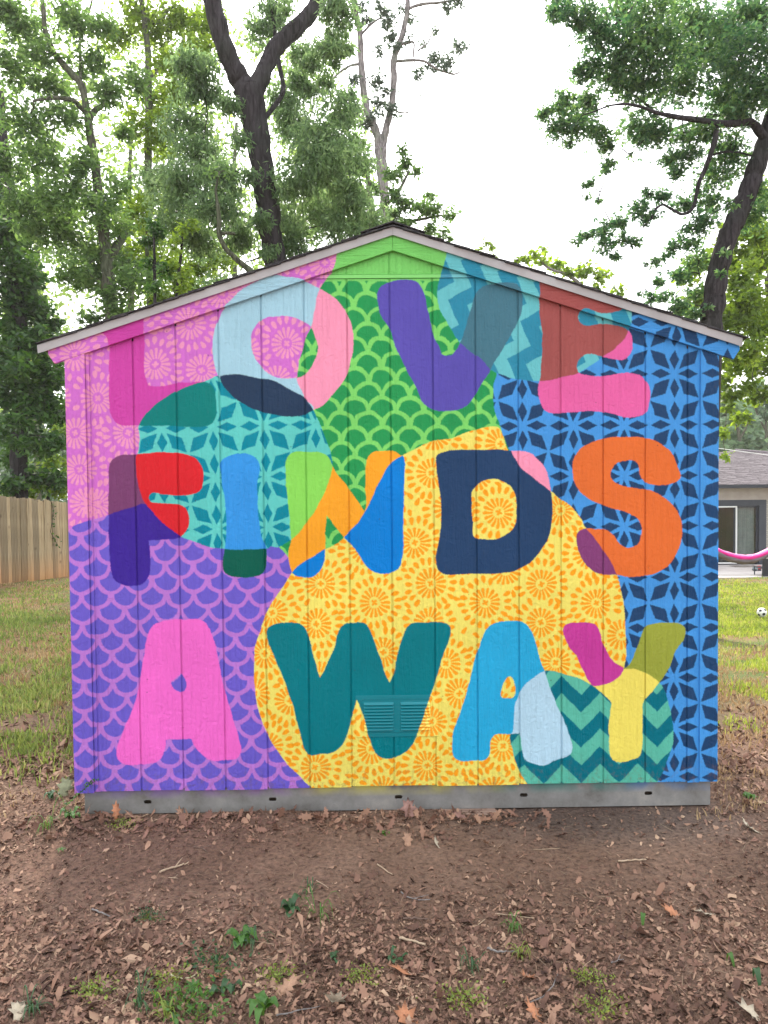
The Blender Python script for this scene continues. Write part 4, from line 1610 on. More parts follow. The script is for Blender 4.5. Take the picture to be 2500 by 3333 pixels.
nb_ = {i: [j for j in range(12) if j != i and (ico[i] - ico[j]).length < 1.1] for i in range(12)}
for i in range(12):
    cs = [(ico[i] * 2 + ico[j]) / 3 for j in nb_[i]]
    ref = cs[0] - ico[i]
    u_ = (ref - ico[i] * ref.dot(ico[i])).normalized()
    v_ = ico[i].cross(u_)
    cs.sort(key=lambda c: math.atan2((c - ico[i]).dot(v_), (c - ico[i]).dot(u_)))
    sph_patch(ico[i], cs).build('black_panel', M_BB, ball, True)
for i in range(12):
    for j in nb_[i]:
        for k in nb_[i]:
            if i < j < k and k in nb_[j]:
                c = (ico[i] + ico[j] + ico[k]) / 3
                cs = [(ico[a] * 2 + ico[b2]) / 3 for a, b2 in ((i, j), (j, i), (j, k), (k, j), (k, i), (i, k))]
                if (ico[j] - ico[i]).cross(ico[k] - ico[i]).dot(c) < 0:
                    cs = cs[::-1]
                sph_patch(c, cs).build('white_panel', M_BW, ball, True)

# overhead cable above the house roof
mb = MB()
ca0, ca1 = at(2330, 1458, 21.5), at(2520, 1484, 21.5)
d_ = ca1 - ca0
pts = [ca0 + d_ * t for t in np.linspace(-4, 3, 16)]
mb.tube(pts, .011, 6)
tag(mb.build('overhead_cable', M_WHITE), 'thin pale overhead cable crossing above the ridge of the grey shingled house roof', 'cable')
for t, w in ((pts[0], 'left'), (pts[-1], 'right')):
    mb = MB()
    mb.tube([(t[0], t[1], float(terrain(t[0], t[1])) - .1), (t[0], t[1], t[2] + .25)], [.12, .09], 10)
    tag(mb.build('utility_pole', M_POST), 'wooden utility pole carrying the %s end of the pale overhead cable' % w, 'pole')

HAZE = 0.0008

# ------------------------------------------------------------------ foliage
def leaf_mat(name, cols, trans=.35, rough=.5, scale=.7):
    mt, nt, b = new_mat(name)
    ge = N(nt, 'ShaderNodeNewGeometry')
    tc = N(nt, 'ShaderNodeTexCoord')
    no = N(nt, 'ShaderNodeTexNoise', Scale=scale, Detail=3.0)
    nt.links.new(tc.outputs['Object'], no.inputs[0])
    ma = N(nt, 'ShaderNodeMath', operation='MULTIPLY_ADD')
    ma.inputs[1].default_value = .55
    nt.links.new(ge.outputs['Random Per Island'], ma.inputs[0])
    mb_ = N(nt, 'ShaderNodeMath', operation='MULTIPLY_ADD')
    mb_.inputs[1].default_value = .9
    mb_.inputs[2].default_value = -.22
    nt.links.new(no.outputs[0], mb_.inputs[0])
    nt.links.new(mb_.outputs[0], ma.inputs[2])
    k = len(cols) - 1
    col = ramp(nt, ma.outputs[0], [(.1 + .8 * i / k, c) for i, c in enumerate(cols)])
    nt.links.new(col, b.inputs['Base Color'])
    b.inputs['Roughness'].default_value = rough
    b.inputs['Specular IOR Level'].default_value = .4
    if trans:
        tr = N(nt, 'ShaderNodeBsdfTranslucent')
        hs = N(nt, 'ShaderNodeHueSaturation')
        hs.inputs['Hue'].default_value = .47
        hs.inputs['Saturation'].default_value = 1.15
        hs.inputs['Value'].default_value = 2.3
        nt.links.new(col, hs.inputs['Color'])
        nt.links.new(hs.outputs[0], tr.inputs[0])
        ms = N(nt, 'ShaderNodeMixShader')
        ms.inputs[0].default_value = trans
        nt.links.new(b.outputs[0], ms.inputs[1])
        nt.links.new(tr.outputs[0], ms.inputs[2])
        nt.links.new(ms.outputs[0], nt.nodes['Material Output'].inputs[0])
    return mt


def bark_mat(name, c, sc=1.0):
    mt, nt, b = new_mat(name)
    tc = N(nt, 'ShaderNodeTexCoord')
    mp = N(nt, 'ShaderNodeMapping')
    mp.inputs['Scale'].default_value = (22 * sc, 22 * sc, 3.2 * sc)
    nt.links.new(tc.outputs['Object'], mp.inputs[0])
    no = N(nt, 'ShaderNodeTexNoise', Scale=1.0, Detail=6.0, Roughness=.65, Distortion=.6)
    nt.links.new(mp.outputs[0], no.inputs[0])
    n2 = N(nt, 'ShaderNodeTexNoise', Scale=1.6, Detail=3.0)
    nt.links.new(tc.outputs['Object'], n2.inputs[0])
    col = ramp(nt, no.outputs[0], [(.36, tuple(v * .35 for v in c)), (.5, c), (.66, tuple(v * 1.7 for v in c))])
    mx = N(nt, 'ShaderNodeMix', data_type='RGBA')
    nt.links.new(ramp(nt, n2.outputs[0], [(.5, (0, 0, 0)), (.7, (.35, .35, .35))]), mx.inputs['Factor'])
    nt.links.new(col, mx.inputs['A'])
    mx.inputs['B'].default_value = (c[0] * .9, c[1] * 1.4, c[2] * .9, 1)
    nt.links.new(mx.outputs['Result'], b.inputs['Base Color'])
    b.inputs['Roughness'].default_value = .95
    b.inputs['Specular IOR Level'].default_value = .15
    bp = N(nt, 'ShaderNodeBump', Strength=1.0, Distance=.03)
    nt.links.new(no.outputs[0], bp.inputs['Height'])
    nt.links.new(bp.outputs[0], b.inputs['Normal'])
    return mt


def leaves_vf(P, size, ratio=.5, droop=.3, lobes=1, jit=.35):
    """P (n,3) -> verts, quads: pointed leaves with random attitude"""
    n = len(P)
    a = rng.uniform(0, 2 * np.pi, n)
    e = rng.normal(-droop, .5, n)
    ax = np.stack([np.cos(a) * np.cos(e), np.sin(a) * np.cos(e), np.sin(e)], 1)
    rnd = rng.normal(0, 1, (n, 3)) + np.array([0, 0, 1.0])
    sd_ = np.cross(ax, rnd)
    sd_ /= np.linalg.norm(sd_, axis=1, keepdims=True) + 1e-9
    nr = np.cross(sd_, ax)
    L = (size * rng.uniform(1 - jit, 1 + jit, n))[:, None]
    Vs, Fs = [], []
    for k in range(lobes):
        th = (k - (lobes - 1) / 2) * 1.15
        if lobes > 1:
            a2 = ax * math.cos(th) + sd_ * math.sin(th)
            s2 = -ax * math.sin(th) + sd_ * math.cos(th)
            L2 = L * (1.0 if k * 2 == lobes - 1 else .85)
        else:
            a2, s2, L2 = ax, sd_, L
        W = L2 * ratio * .5
        v = np.stack([P, P + a2 * L2 * .45 + s2 * W + nr * L2 * .06, P + a2 * L2, P + a2 * L2 * .45 - s2 * W + nr * L2 * .06], 1)
        Vs.append(v.reshape(-1, 3))
    V = np.concatenate(Vs)
    F = np.arange(len(V)).reshape(-1, 4)
    return V, F


def blob_points(c, r, n, nsub, flat=.8, tight=.26):
    sub = rng.normal(0, 1, (nsub, 3))
    sub /= np.linalg.norm(sub, axis=1, keepdims=True)
    sub *= (rng.uniform(0, 1, (nsub, 1)) ** (1 / 2.2)) * r * .92
    sub[:, 2] *= flat
    w = rng.uniform(.3, 1, nsub)
    idx = rng.choice(nsub, n, p=w / w.sum())
    p = sub[idx] + rng.normal(0, 1, (n, 3)) * r * tight * np.array([1, 1, .75]) * rng.uniform(.6, 1.2, (nsub, 1))[idx]
    return c + p, c + sub


def px_to(p, Y):
    return at(p[0], p[1], Y)


def limb(pts, Y, radii, seed=0, dy=None, wob=.02):
    """world points of a limb from photo pixels; radii in pixels"""
    out, rad = [], []
    n = len(pts)
    for i, p in enumerate(pts):
        yy = Y + (dy[i] if dy is not None else 0)
        w = at(p[0], p[1], yy)
        out.append(w)
        rad.append(radii[i] * (yy - CAM[1]) / FPX)
    out, rad = np.array(out), np.array(rad)
    m_ = (n - 1) * 5 + 1
    t = np.linspace(0, n - 1, m_)
    P = np.stack([np.interp(t, np.arange(n), out[:, k]) for k in range(3)], 1)
    Rr = np.interp(t, np.arange(n), rad)
    for _ in range(3):
        P[1:-1] = .25 * P[:-2] + .5 * P[1:-1] + .25 * P[2:]
    rr2 = np.random.default_rng(seed)
    P[1:-1] += rr2.normal(0, wob, (m_ - 2, 3)) * Rr[1:-1, None] * 3
    Rr = Rr * (1 + .05 * np.sin(np.arange(m_) * 1.3 + seed))
    return P, Rr


def tree(name, label, cat, Y, trunk, limbs, blobs, leaf, bark, group=None, lsize=.08, ratio=.5, cover=1.3, droop=.3, lobes=1, twig=True, nsub=None, tight=.20, ground=True):
    """trunk / limbs: (pixels, radii in pixels[, depth offsets]); blobs: (x, y, r[, depth offset]) in photo pixels"""
    tp, tr = trunk[0], trunk[1]
    if ground:
        b0 = at(tp[0][0], tp[0][1], Y)
        zg = float(terrain(b0[0], Y)) - .15
        # the trunk goes on down to the ground behind the shed
        P, Rr = limb(tp, Y, tr, 1)
        low = np.linspace(0, 1, 6)[:-1]
        base = np.array([b0[0] + (b0[0] - P[min(4, len(P) - 1)][0]) * .2 - (.16 if tp[0][0] > 2250 and tp[0][0] < 2400 else 0), Y, zg])
        Lp = np.stack([base * (1 - t) + P[0] * t for t in low])
        Lr = Rr[0] * (1 + .35 * (1 - low) ** 5 + .05 * (1 - low))
        P, Rr = np.concatenate([Lp, P]), np.concatenate([Lr, Rr])
    else:
        P, Rr = limb(tp, Y, tr, 1)
        base = P[0]
    root = thing(name, label, cat, tuple(base), group)
    mb = MB()
    mb.tube(P, list(Rr), 12)
    reloc(mb.build('trunk', bark, None, True), root)
    allp = [P[len(P) // 3:]]
    for k, lb in enumerate(limbs):
        lp, lr = limb(lb[0], Y, lb[1], k + 5, lb[2] if len(lb) > 2 else None)
        mb = MB()
        mb.tube(lp, list(lr), 8)
        reloc(mb.build('limb', bark, None, True), root)
        allp.append(lp)
    allp = np.concatenate(allp)
    D0 = Y - CAM[1]
    pts, tw = [], MB()
    lpx = lsize / D0 * FPX
    todo = []
    for bl in blobs:
        off = bl[3] if len(bl) > 3 else rng.uniform(-1, 1) * bl[2] / FPX * D0 * 1.5
        c = at(bl[0], bl[1], Y + off)
        todo.append((float(np.sqrt(((allp - c) ** 2).sum(1)).min()), c, bl[2]))
    todo.sort(key=lambda q: q[0])
    for _, c, r_ in todo:
        Rw = r_ / FPX * D0
        n = int(cover * math.pi * r_ * r_ / (lpx * lpx * ratio * .5 * .62 * (1.6 if lobes > 1 else 1)))
        ns = nsub or max(8, int(r_ / 3.2))
        pp, sb = blob_points(c, Rw, n, ns, tight=tight)
        pts.append(pp)
        if twig:
            j = int(np.argmin(((allp - c) ** 2).sum(1)))
            st = allp[j]
            mid = (st + c) / 2 + rng.normal(0, .15 * Rw, 3) + np.array([0, 0, .08 * np.linalg.norm(c - st)])
            r0 = min(.028, .006 + .009 * np.linalg.norm(c - st))
            path = [st, (st + mid) / 2 + rng.normal(0, .07 * Rw, 3), mid, (mid + c) / 2 + rng.normal(0, .1 * Rw, 3), c]
            tw.tube(path, [r0, r0 * .85, r0 * .65, r0 * .5, r0 * .35], 4, False)
            allp = np.concatenate([allp, np.array(path[1:])])
            for s_ in sb[:7]:
                q = mid * .25 + c * .75
                tw.tube([q, (q + s_) / 2 + rng.normal(0, .1 * Rw, 3), s_], [r0 * .35, r0 * .25, r0 * .12], 3, False)
    V, F = leaves_vf(np.concatenate(pts), lsize, ratio, droop, lobes)
    cr = np_mesh('crown', V, F, 4, leaf)
    reloc(cr, root)
    if twig:
        reloc(tw.build('twigs', bark, None, kind='stuff'), root)
    return root


def dd(*pts):          # pixels of the 1659-wide view -> photo pixels
    k = 1.50693
    return [(p[0] * k, p[1] * k) + tuple(q * k if i == 0 else q for i, q in enumerate(p[2:])) for p in pts]


def c2(*pts):          # crop at (900, 0), scale 1.659
    return [(900 + p[0] / 1.659, p[1] / 1.659) + tuple(q / 1.659 for q in p[2:]) for p in pts]


def c3(*pts):          # crop at (1600, 0), scale 1.843
    return [(1600 + p[0] / 1.8433, p[1] / 1.8433) + tuple(q / 1.8433 for q in p[2:]) for p in pts]


L_OAK = leaf_mat('oak_leaves', [(.032, .072, .024), (.058, .12, .040), (.092, .175, .058), (.15, .26, .085)], .5)
L_OAK2 = leaf_mat('grey_green_leaves', [(.045, .088, .045), (.08, .145, .065), (.125, .21, .095), (.20, .30, .14)], .5)
L_YEL = leaf_mat('young_leaves', [(.05, .085, .02), (.09, .16, .03), (.14, .24, .045), (.22, .33, .07)], .5)
L_IVY = leaf_mat('ivy_leaves', [(.012, .038, .012), (.022, .068, .018), (.045, .12, .026), (.08, .18, .035)], .35, .4)
L_MAPLE = leaf_mat('maple_leaves', [(.022, .058, .036), (.042, .098, .048), (.075, .155, .058), (.13, .23, .075)], .5)
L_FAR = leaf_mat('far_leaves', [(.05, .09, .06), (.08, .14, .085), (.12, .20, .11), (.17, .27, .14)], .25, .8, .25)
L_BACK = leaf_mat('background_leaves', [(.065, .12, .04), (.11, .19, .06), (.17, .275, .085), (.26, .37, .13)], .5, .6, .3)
L_PINE = leaf_mat('sparse_leaves', [(.04, .06, .05), (.07, .10, .075), (.11, .15, .10)], .3)
B_DARK = bark_mat('dark_bark', (.034, .030, .034))
B_GREY = bark_mat('grey_bark', (.10, .10, .075), 1.6)
B_PALE = bark_mat('pale_bark', (.22, .20, .20), 1.6)

tree('oak_tree', 'large dark-barked oak behind the shed, its trunk forking into a wide Y', 'tree', 9.0,
     ([(901, 900), (895, 844), (876, 720), (862, 603), (835, 422), (815, 331), (806, 285)], [36, 36, 36, 37, 39, 46, 44]),
     [([(812, 320), (786, 262), (752, 205), (722, 120), (690, 5), (662, -110), (650, -260)], [40, 34, 30, 29, 29, 25, 18], [0, 0, -.1, -.2, -.2, -.3, -.3]),
      ([(812, 322), (842, 268), (868, 215), (890, 160), (950, 105), (1000, 60), (1040, -5), (1090, -130)], [38, 30, 26, 27, 27, 25, 25, 20], [0, 0, .1, .2, .3, .4, .4, .6]),
      ([(880, 740), (846, 728), (800, 700), (760, 690)], [10, 8, 6, 4], [0, .2, .3, .5]),
      ([(850, 400), (930, 300), (905, 200), (890, 60), (860, -60)], [8, 8, 7, 6, 4], [0, .6, .8, 1.0, 1.0])],
     dd((440, 200, 50), (405, 265, 55), (430, 330, 55), (480, 385, 55), (400, 400, 55), (345, 385, 45), (470, 450, 55), (515, 505, 45), (590, 400, 40, 1.2), (610, 480, 55, 1.0), (430, 520, 55), (380, 470, 55),
        (630, 210, 50, 1.0), (625, 270, 50, 1.0), (680, 290, 60), (735, 240, 45), (700, 355, 65), (640, 390, 55), (760, 335, 50), (755, 420, 55), (690, 450, 60), (640, 520, 50), (735, 490, 55), (795, 470, 45),
        (660, 120, 45, 1.4), (720, 100, 40), (400, 130, 40), (450, 150, 40), (520, 300, 25, -.5), (500, 230, 30), (560, 470, 25, -.6), (585, 540, 20, -.5), (540, 380, 18, -.6), (600, 20, 40, 1.0), (560, 60, 40, 1.0), (740, 20, 40), (810, 520, 35), (480, 640, 60), (560, 680, 60), (660, 620, 60), (760, 600, 60), (850, 640, 50), (700, 700, 55)) +
     c2((300, 60, 70), (330, 170, 60), (250, 280, 60), (190, 340, 60), (330, 330, 45), (280, 430, 60), (190, 480, 60), (380, 500, 45), (380, 250, 50), (100, 420, 60), (60, 30, 50)),
     L_OAK2, B_DARK, lsize=.10, ratio=.30, cover=2.88, droop=.7, tight=.3)

tree('young_tree', 'bare curved branch and sparse sapling rising just behind the left roof slope', 'tree', 6.5,
     ([(830, 905), (814, 880), (768, 842), (735, 812), (712, 765), (714, 715), (708, 663)], [10, 10, 8.5, 8, 8, 7.5, 6]),
     [([(722, 760), (745, 758), (765, 760)], [6, 5.5, 5]), ([(709, 670), (700, 620), (715, 560)], [5, 4, 3])],
     [(715, 600, 30), (740, 560, 30), (690, 560, 25)], L_OAK, bark_mat('olive_bark', (.07, .075, .05), 1.6), lsize=.09, ratio=.4, cover=.8)

tree('left_tree', 'tall pale-limbed tree at the upper left with a forked lichen-grey trunk', 'tree', 12.0,
     ([(366, 1010), (362, 1000), (352, 920), (347, 844), (335, 740), (318, 620), (310, 524), (295, 450), (287, 390), (278, 330), (265, 271), (229, 235), (175, 175), (147, 108), (138, 0), (128, -90)],
      [22, 22, 20, 19, 17, 15, 14, 13, 12, 11, 11, 11, 9, 8, 7, 5]),
     [([(282, 368), (262, 350), (241, 325), (181, 316), (140, 322), (108, 328)], [8, 8, 7.5, 7, 5, 4], [0, -.2, -.4, -.6, -.8, -.9]),
      ([(290, 392), (305, 360), (345, 338), (360, 300), (368, 262)], [9, 9, 8, 6, 5], [0, .2, .3, .4, .5]),
      ([(262, 262), (262, 200), (258, 110), (285, 60), (300, 0)], [5, 5, 5, 4, 3], [0, .3, .5, .6, .8]),
      ([(347, 850), (372, 812), (400, 775), (412, 740)], [15, 14, 12, 8], [0, .1, .3, .5])],
     dd((50, 60, 55), (150, 30, 45), (30, 150, 50), (110, 180, 45), (215, 60, 40), (195, 140, 40), (60, 260, 55), (150, 250, 45), (230, 200, 40), (20, 350, 55), (100, 350, 55), (175, 350, 40), (40, 440, 55),
        (120, 430, 55), (200, 450, 50), (255, 400, 32), (300, 180, 40), (110, 500, 50), (180, 520, 45), (245, 490, 40), (150, 580, 40), (200, 610, 45), (255, 645, 40), (300, 600, 45), (260, 570, 40),
        (160, 400, 35), (270, 290, 25), (10, 20, 40), (100, 110, 35), (195, 690, 25), (245, 690, 20), (140, 470, 40), (70, 500, 35), (220, 560, 40)),
     L_OAK, B_GREY, lsize=.12, ratio=.45, cover=2.31, tight=.3)

tree('slender_tree', 'slender straight tree with a dark grey trunk between the forked oak and the left tree', 'tree', 14.0,
     ([(492, 960), (486, 850), (484, 700), (482, 482), (485, 362), (482, 253), (483, 169), (470, 60), (450, -40)], [14, 13, 12, 12, 11, 11, 10, 9, 7]),
     [([(484, 250), (505, 232), (540, 208), (575, 192), (600, 120)], [8, 8, 7, 6, 5], [0, .2, .4, .6, .9]),
      ([(478, 60), (500, 75), (524, 72), (545, 30), (572, 18)], [6, 5, 5, 5, 4], [0, .1, .2, .3, .4]),
      ([(483, 300), (440, 260), (400, 250)], [5, 4, 3], [0, .3, .5])],
     dd((300, 270, 40), (345, 225, 45), (355, 300, 45), (395, 190, 45), (340, 70, 40), (385, 40, 45), (430, 50, 40), (365, 130, 40), (290, 460, 45), (330, 510, 45), (285, 545, 40), (350, 570, 40),
        (345, 430, 40), (390, 610, 45), (345, 650, 35), (430, 580, 45), (480, 555, 35), (250, 80, 40), (300, 30, 45), (440, 110, 40), (380, 660, 25), (420, 630, 30)),
     L_YEL, B_GREY, lsize=.12, ratio=.5, cover=2.30, tight=.3)

for px_, lean, lb in ((505, -3, 'thin dark sapling stem, the left one of two, just above the left roof slope'), (570, 22, 'thin dark sapling stem, the right one of two, just above the left roof slope')):
    tree('sapling', lb, 'sapling', 5.8, ([(px_, 1010), (px_ + lean * .3, 940), (px_ + lean * .7, 860), (px_ + lean, 800), (px_ + lean * 1.1, 750)], [5.5, 5, 5, 4, 3]), [],
         [(px_ + lean - 20, 790, 35), (px_ + lean + 15, 740, 40), (px_ - 20, 860, 30), (px_ + 30, 880, 30), (px_ + lean, 930, 28)], L_IVY if px_ < 550 else L_YEL, B_DARK, lsize=.07, ratio=.45, cover=1.80)

tree('twin_trunk_tree', 'sparse tree with two thin pale trunks rising right of the forked oak', 'tree', 15.0,
     ([(1258, 745), (1256, 723), (1252, 660), (1247, 603), (1242, 540), (1238, 482)], [13, 14, 15, 16, 18, 19]),
     [([(1236, 490), (1228, 434), (1212, 400), (1195, 362), (1180, 271), (1174, 181), (1174, 108), (1156, 36), (1150, -40)], [14, 13, 13, 11, 11, 10, 9, 9, 8], None),
      ([(1242, 490), (1252, 440), (1262, 400), (1274, 350), (1283, 265), (1280, 200), (1290, 165), (1313, 108), (1328, 30), (1326, -40)], [13, 12, 11, 10, 10, 10, 10, 9, 8, 7], None),
      ([(1286, 199), (1330, 196), (1382, 196), (1420, 225), (1479, 244), (1500, 232)], [5, 5, 4, 3.5, 3, 2], None),
      ([(1326, 30), (1370, 12), (1430, 10), (1500, -6), (1520, -20)], [5, 5, 4, 3, 2], None),
      ([(1180, 108), (1205, 80), (1232, 62), (1275, 30)], [4, 4, 3, 2], None),
      ([(1290, 150), (1325, 138), (1350, 135), (1345, 180), (1350, 196)], [4, 4, 3, 3, 2], None),
      ([(1172, 208), (1140, 212), (1105, 235), (1075, 265)], [5, 4, 4, 3], None),
      ([(1278, 352), (1295, 365), (1320, 368), (1346, 360)], [4, 3, 2.5, 1.5], None),
      ([(1196, 362), (1170, 390), (1150, 410), (1110, 432)], [4, 4, 3, 2.5], None),
      ([(1360, 165), (1395, 140), (1408, 100), (1430, 95)], [3, 2.5, 2, 1.5], None)],
     c2((620, 200, 45), (600, 130, 45), (870, 320, 55), (930, 350, 45), (830, 360, 40), (980, 260, 40), (1030, 250, 22), (760, 400, 35), (545, 430, 50), (590, 480, 35), (600, 80, 40), (930, 40, 40), (980, 10, 35), (550, 560, 50), (620, 600, 40),
        (480, 100, 40), (530, 620, 40), (720, 200, 30), (860, 160, 20), (790, 230, 22), (790, 500, 12), (720, 100, 30), (640, 250, 30), (560, 270, 30), (430, 590, 45), (420, 430, 40), (680, 40, 30), (560, 30, 35), (450, 30, 40), (480, 660, 40)),
     L_PINE, B_PALE, lsize=.13, ratio=.35, cover=1.71, tight=.30)

tree('broad_tree', 'leafy green tree rising right behind the roof ridge, edge ragged against the sky', 'tree', 12.5,
     ([(1225, 790), (1215, 700), (1200, 600), (1190, 520)], [10, 9, 8, 6]),
     [([(1215, 700), (1290, 640), (1330, 560)], [6, 5, 4]), ([(1220, 730), (1340, 720), (1440, 700)], [6, 5, 3])],
     c2((640, 950, 60), (710, 880, 50), (755, 920, 32), (670, 800, 32), (620, 1060, 55), (700, 1110, 55), (790, 1140, 55), (860, 1140, 50), (930, 1170, 38), (830, 1060, 35), (900, 1260, 40), (820, 1230, 50), (700, 1210, 55), (630, 1150, 50),
        (430, 760, 60), (360, 830, 65), (450, 900, 60), (350, 980, 65), (450, 1050, 60), (300, 1120, 65), (480, 1170, 60), (380, 1220, 60), (520, 1000, 45), (500, 1240, 50), (200, 1250, 60), (250, 1030, 60), (930, 1290, 22), (950, 1100, 14)),
     L_OAK, B_GREY, lsize=.11, ratio=.42, cover=2.52, tight=.28)

tree('low_tree', 'small rounded tree crown with a pale bare branch showing above the right roof slope', 'tree', 17.0,
     ([(1960, 1060), (1940, 1000), (1905, 940)], [9, 8, 6]),
     [([(1905, 945), (1880, 915), (1840, 890), (1800, 880), (1770, 862), (1750, 835)], [5, 5.5, 5, 4.5, 4, 3], None)],
     c3((220, 1530, 55), (320, 1500, 32), (300, 1560, 40), (400, 1600, 60), (470, 1640, 50), (540, 1620, 60), (600, 1610, 45), (650, 1670, 50), (700, 1640, 30), (760, 1740, 36), (780, 1790, 25), (150, 1560, 28), (500, 1700, 45), (640, 1730, 45), (720, 1800, 40)) +
     [(1600, 800, 16), (1575, 790, 10), (1560, 812, 14), (1610, 830, 12)],
     L_YEL, B_PALE, lsize=.15, ratio=.6, cover=2.12, tight=.25)

tree('leaning_oak', 'big oak leaning in from the right edge, its leafy limbs hanging over the right half', 'tree', 7.0,
     (c3((1308, 2080), (1312, 2000), (1325, 1850), (1345, 1700), (1375, 1550), (1425, 1400), (1468, 1310), (1510, 1220), (1555, 1100), (1600, 980), (1640, 850), (1690, 700), (1740, 500), (1790, 250), (1810, 0)),
      [38, 37, 36, 34, 32, 31, 31, 31, 30, 29, 28, 26, 24, 22, 18]),
     [(c3((1650, 860), (1620, 800), (1560, 725), (1470, 740), (1380, 742), (1250, 720), (1100, 700), (1000, 680), (900, 640), (800, 620), (700, 635)), [16, 15, 13, 11, 10, 9, 8, 6, 5, 4, 2.5], [0, -.1, -.2, -.3, -.4, -.5, -.5, -.6, -.7, -.8, -.8]),
      (c3((1350, 745), (1345, 830), (1315, 930), (1280, 1020), (1240, 1100), (1220, 1230), (1185, 1275), (1140, 1288), (1070, 1250), (1030, 1222), (985, 1250), (960, 1310)), [9, 9, 8, 7, 6.5, 6, 5, 4.5, 4, 4, 4, 3], [-.4, -.4, -.4, -.3, -.3, -.2, -.2, -.2, -.2, -.2, -.2, -.2]),
      (c3((1560, 730), (1490, 690), (1300, 690), (1150, 760), (1000, 800), (850, 830)), [7, 7, 6, 5, 4, 3], [-.2, .1, .3, .4, .5, .6]),
      (c3((1700, 650), (1560, 480), (1350, 360), (1100, 280), (900, 150), (780, 90), (700, 40)), [14, 12, 10, 8, 6, 5, 3], [0, .3, .6, .8, 1, 1.1, 1.2]),
      (c3((1320, 930), (1400, 908), (1500, 915), (1560, 935)), [4, 4, 3, 3], None),
      (c3((760, 500), (840, 560), (960, 650)), [3, 3, 4], None),
      (c3((730, 160), (790, 100), (850, 40), (890, 0)), [4, 4, 4, 4], None)],
     [(q[0], q[1], q[2] * (1.22 if q[2] > 45 else 1.05)) + tuple(q[3:]) for q in c3((420, 50, 80), (360, 80, 50), (560, 70, 90), (780, 60, 110), (960, 100, 120), (1180, 90, 130), (1450, 120, 150), (1600, 60, 120), (650, 230, 100), (820, 270, 130), (1020, 290, 140), (1280, 320, 140), (1530, 340, 150), (600, 400, 80), (740, 460, 110),
        (920, 500, 120), (1150, 520, 125), (1400, 560, 130), (1600, 560, 120), (520, 430, 60), (450, 610, 80), (560, 640, 90), (340, 660, 55), (310, 690, 30), (470, 760, 90), (380, 790, 45), (450, 860, 35), (620, 790, 80), (700, 870, 55),
        (860, 790, 90), (1000, 790, 90), (1160, 800, 80), (700, 970, 45), (690, 1030, 28), (600, 1100, 32), (560, 1120, 20), (640, 1200, 20), (570, 1180, 20), (830, 930, 18), (1280, 780, 80), (1440, 690, 90), (1070, 950, 60), (1180, 900, 80), (1120, 1040, 55),
        (1400, 1000, 120), (1430, 870, 80), (940, 1160, 45), (1010, 1180, 55), (880, 1260, 60), (940, 1310, 60), (760, 1340, 55), (670, 1380, 60), (560, 1420, 45), (510, 1450, 28), (680, 1470, 55), (780, 1440, 50), (860, 1450, 40), (740, 1530, 35),
        (1150, 1230, 60), (1290, 1180, 90), (1260, 1330, 80), (1190, 1420, 75), (1100, 1480, 45), (1060, 1530, 30), (990, 1560, 32), (930, 1580, 18), (1220, 1560, 75), (1120, 1660, 60), (1000, 1690, 38), (1040, 1770, 50), (960, 1790, 40), (1120, 1820, 65),
        (900, 1760, 18), (1180, 1880, 55), (930, 1850, 28), (1230, 1750, 60), (1560, 1300, 90), (1620, 1150, 70), (1430, 1230, 30, -.6), (1400, 1500, 25, -.6), (1380, 1640, 25, -.6), (1300, 1830, 20, -.5))],
     L_MAPLE, B_DARK, lsize=.072, ratio=.5, cover=2.9, droop=.2, lobes=2, tight=.34)

tree('yellow_green_tree', 'yellow-green leafy tree filling the gap behind the leaning oak at the right edge', 'tree', 12.0,
     ([(2540, 1330), (2520, 1100), (2500, 900)], [16, 14, 11]), [([(2520, 1100), (2440, 1010), (2400, 960)], [7, 5, 4])],
     dd((1620, 640, 45), (1580, 700, 45), (1650, 700, 45), (1640, 560, 50), (1600, 500, 40), (1570, 770, 25), (1600, 790, 35), (1655, 780, 35), (1585, 850, 25), (1625, 830, 20), (1570, 880, 14), (1560, 820, 20), (1500, 640, 25), (1470, 670, 20), (1490, 590, 30), (1565, 935, 12), (1568, 985, 10), (1640, 420, 40), (1600, 600, 45), (1560, 680, 35), (1630, 760, 40), (1640, 850, 30), (1600, 900, 22), (1650, 500, 45), (1580, 560, 35), (1530, 560, 30), (1620, 680, 45)),
     L_YEL, B_GREY, lsize=.13, ratio=.55, cover=3.2, tight=.28)

tree('vine_covered_tree', 'dark vine-covered tree trunk standing at the left edge in front of the fence top', 'tree', 15.5,
     ([(62, 1600), (60, 1500), (68, 1330), (75, 1200), (60, 1000), (40, 800), (20, 600), (5, 420), (0, 300)], [26, 26, 25, 24, 22, 20, 18, 15, 12]),
     [([(20, 600), (-40, 480), (-90, 380)], [10, 8, 6])],
     dd((-10, 420, 35), (15, 450, 40), (0, 500, 50), (45, 520, 40), (20, 570, 50), (55, 600, 45), (20, 640, 55), (75, 670, 40), (40, 720, 55), (85, 730, 40), (10, 780, 50), (60, 790, 50), (100, 760, 32), (115, 700, 25), (20, 850, 45), (75, 860, 42), (105, 880, 40),
        (15, 920, 40), (30, 990, 35), (85, 960, 40), (120, 960, 32), (75, 1030, 35), (20, 1045, 30), (125, 1030, 28), (110, 820, 35), (45, 905, 26, -1.0), (42, 960, 22, -1.0), (130, 900, 25), (135, 790, 15)),
     L_IVY, B_DARK, lsize=.17, ratio=.5, cover=3.6, tight=.3)

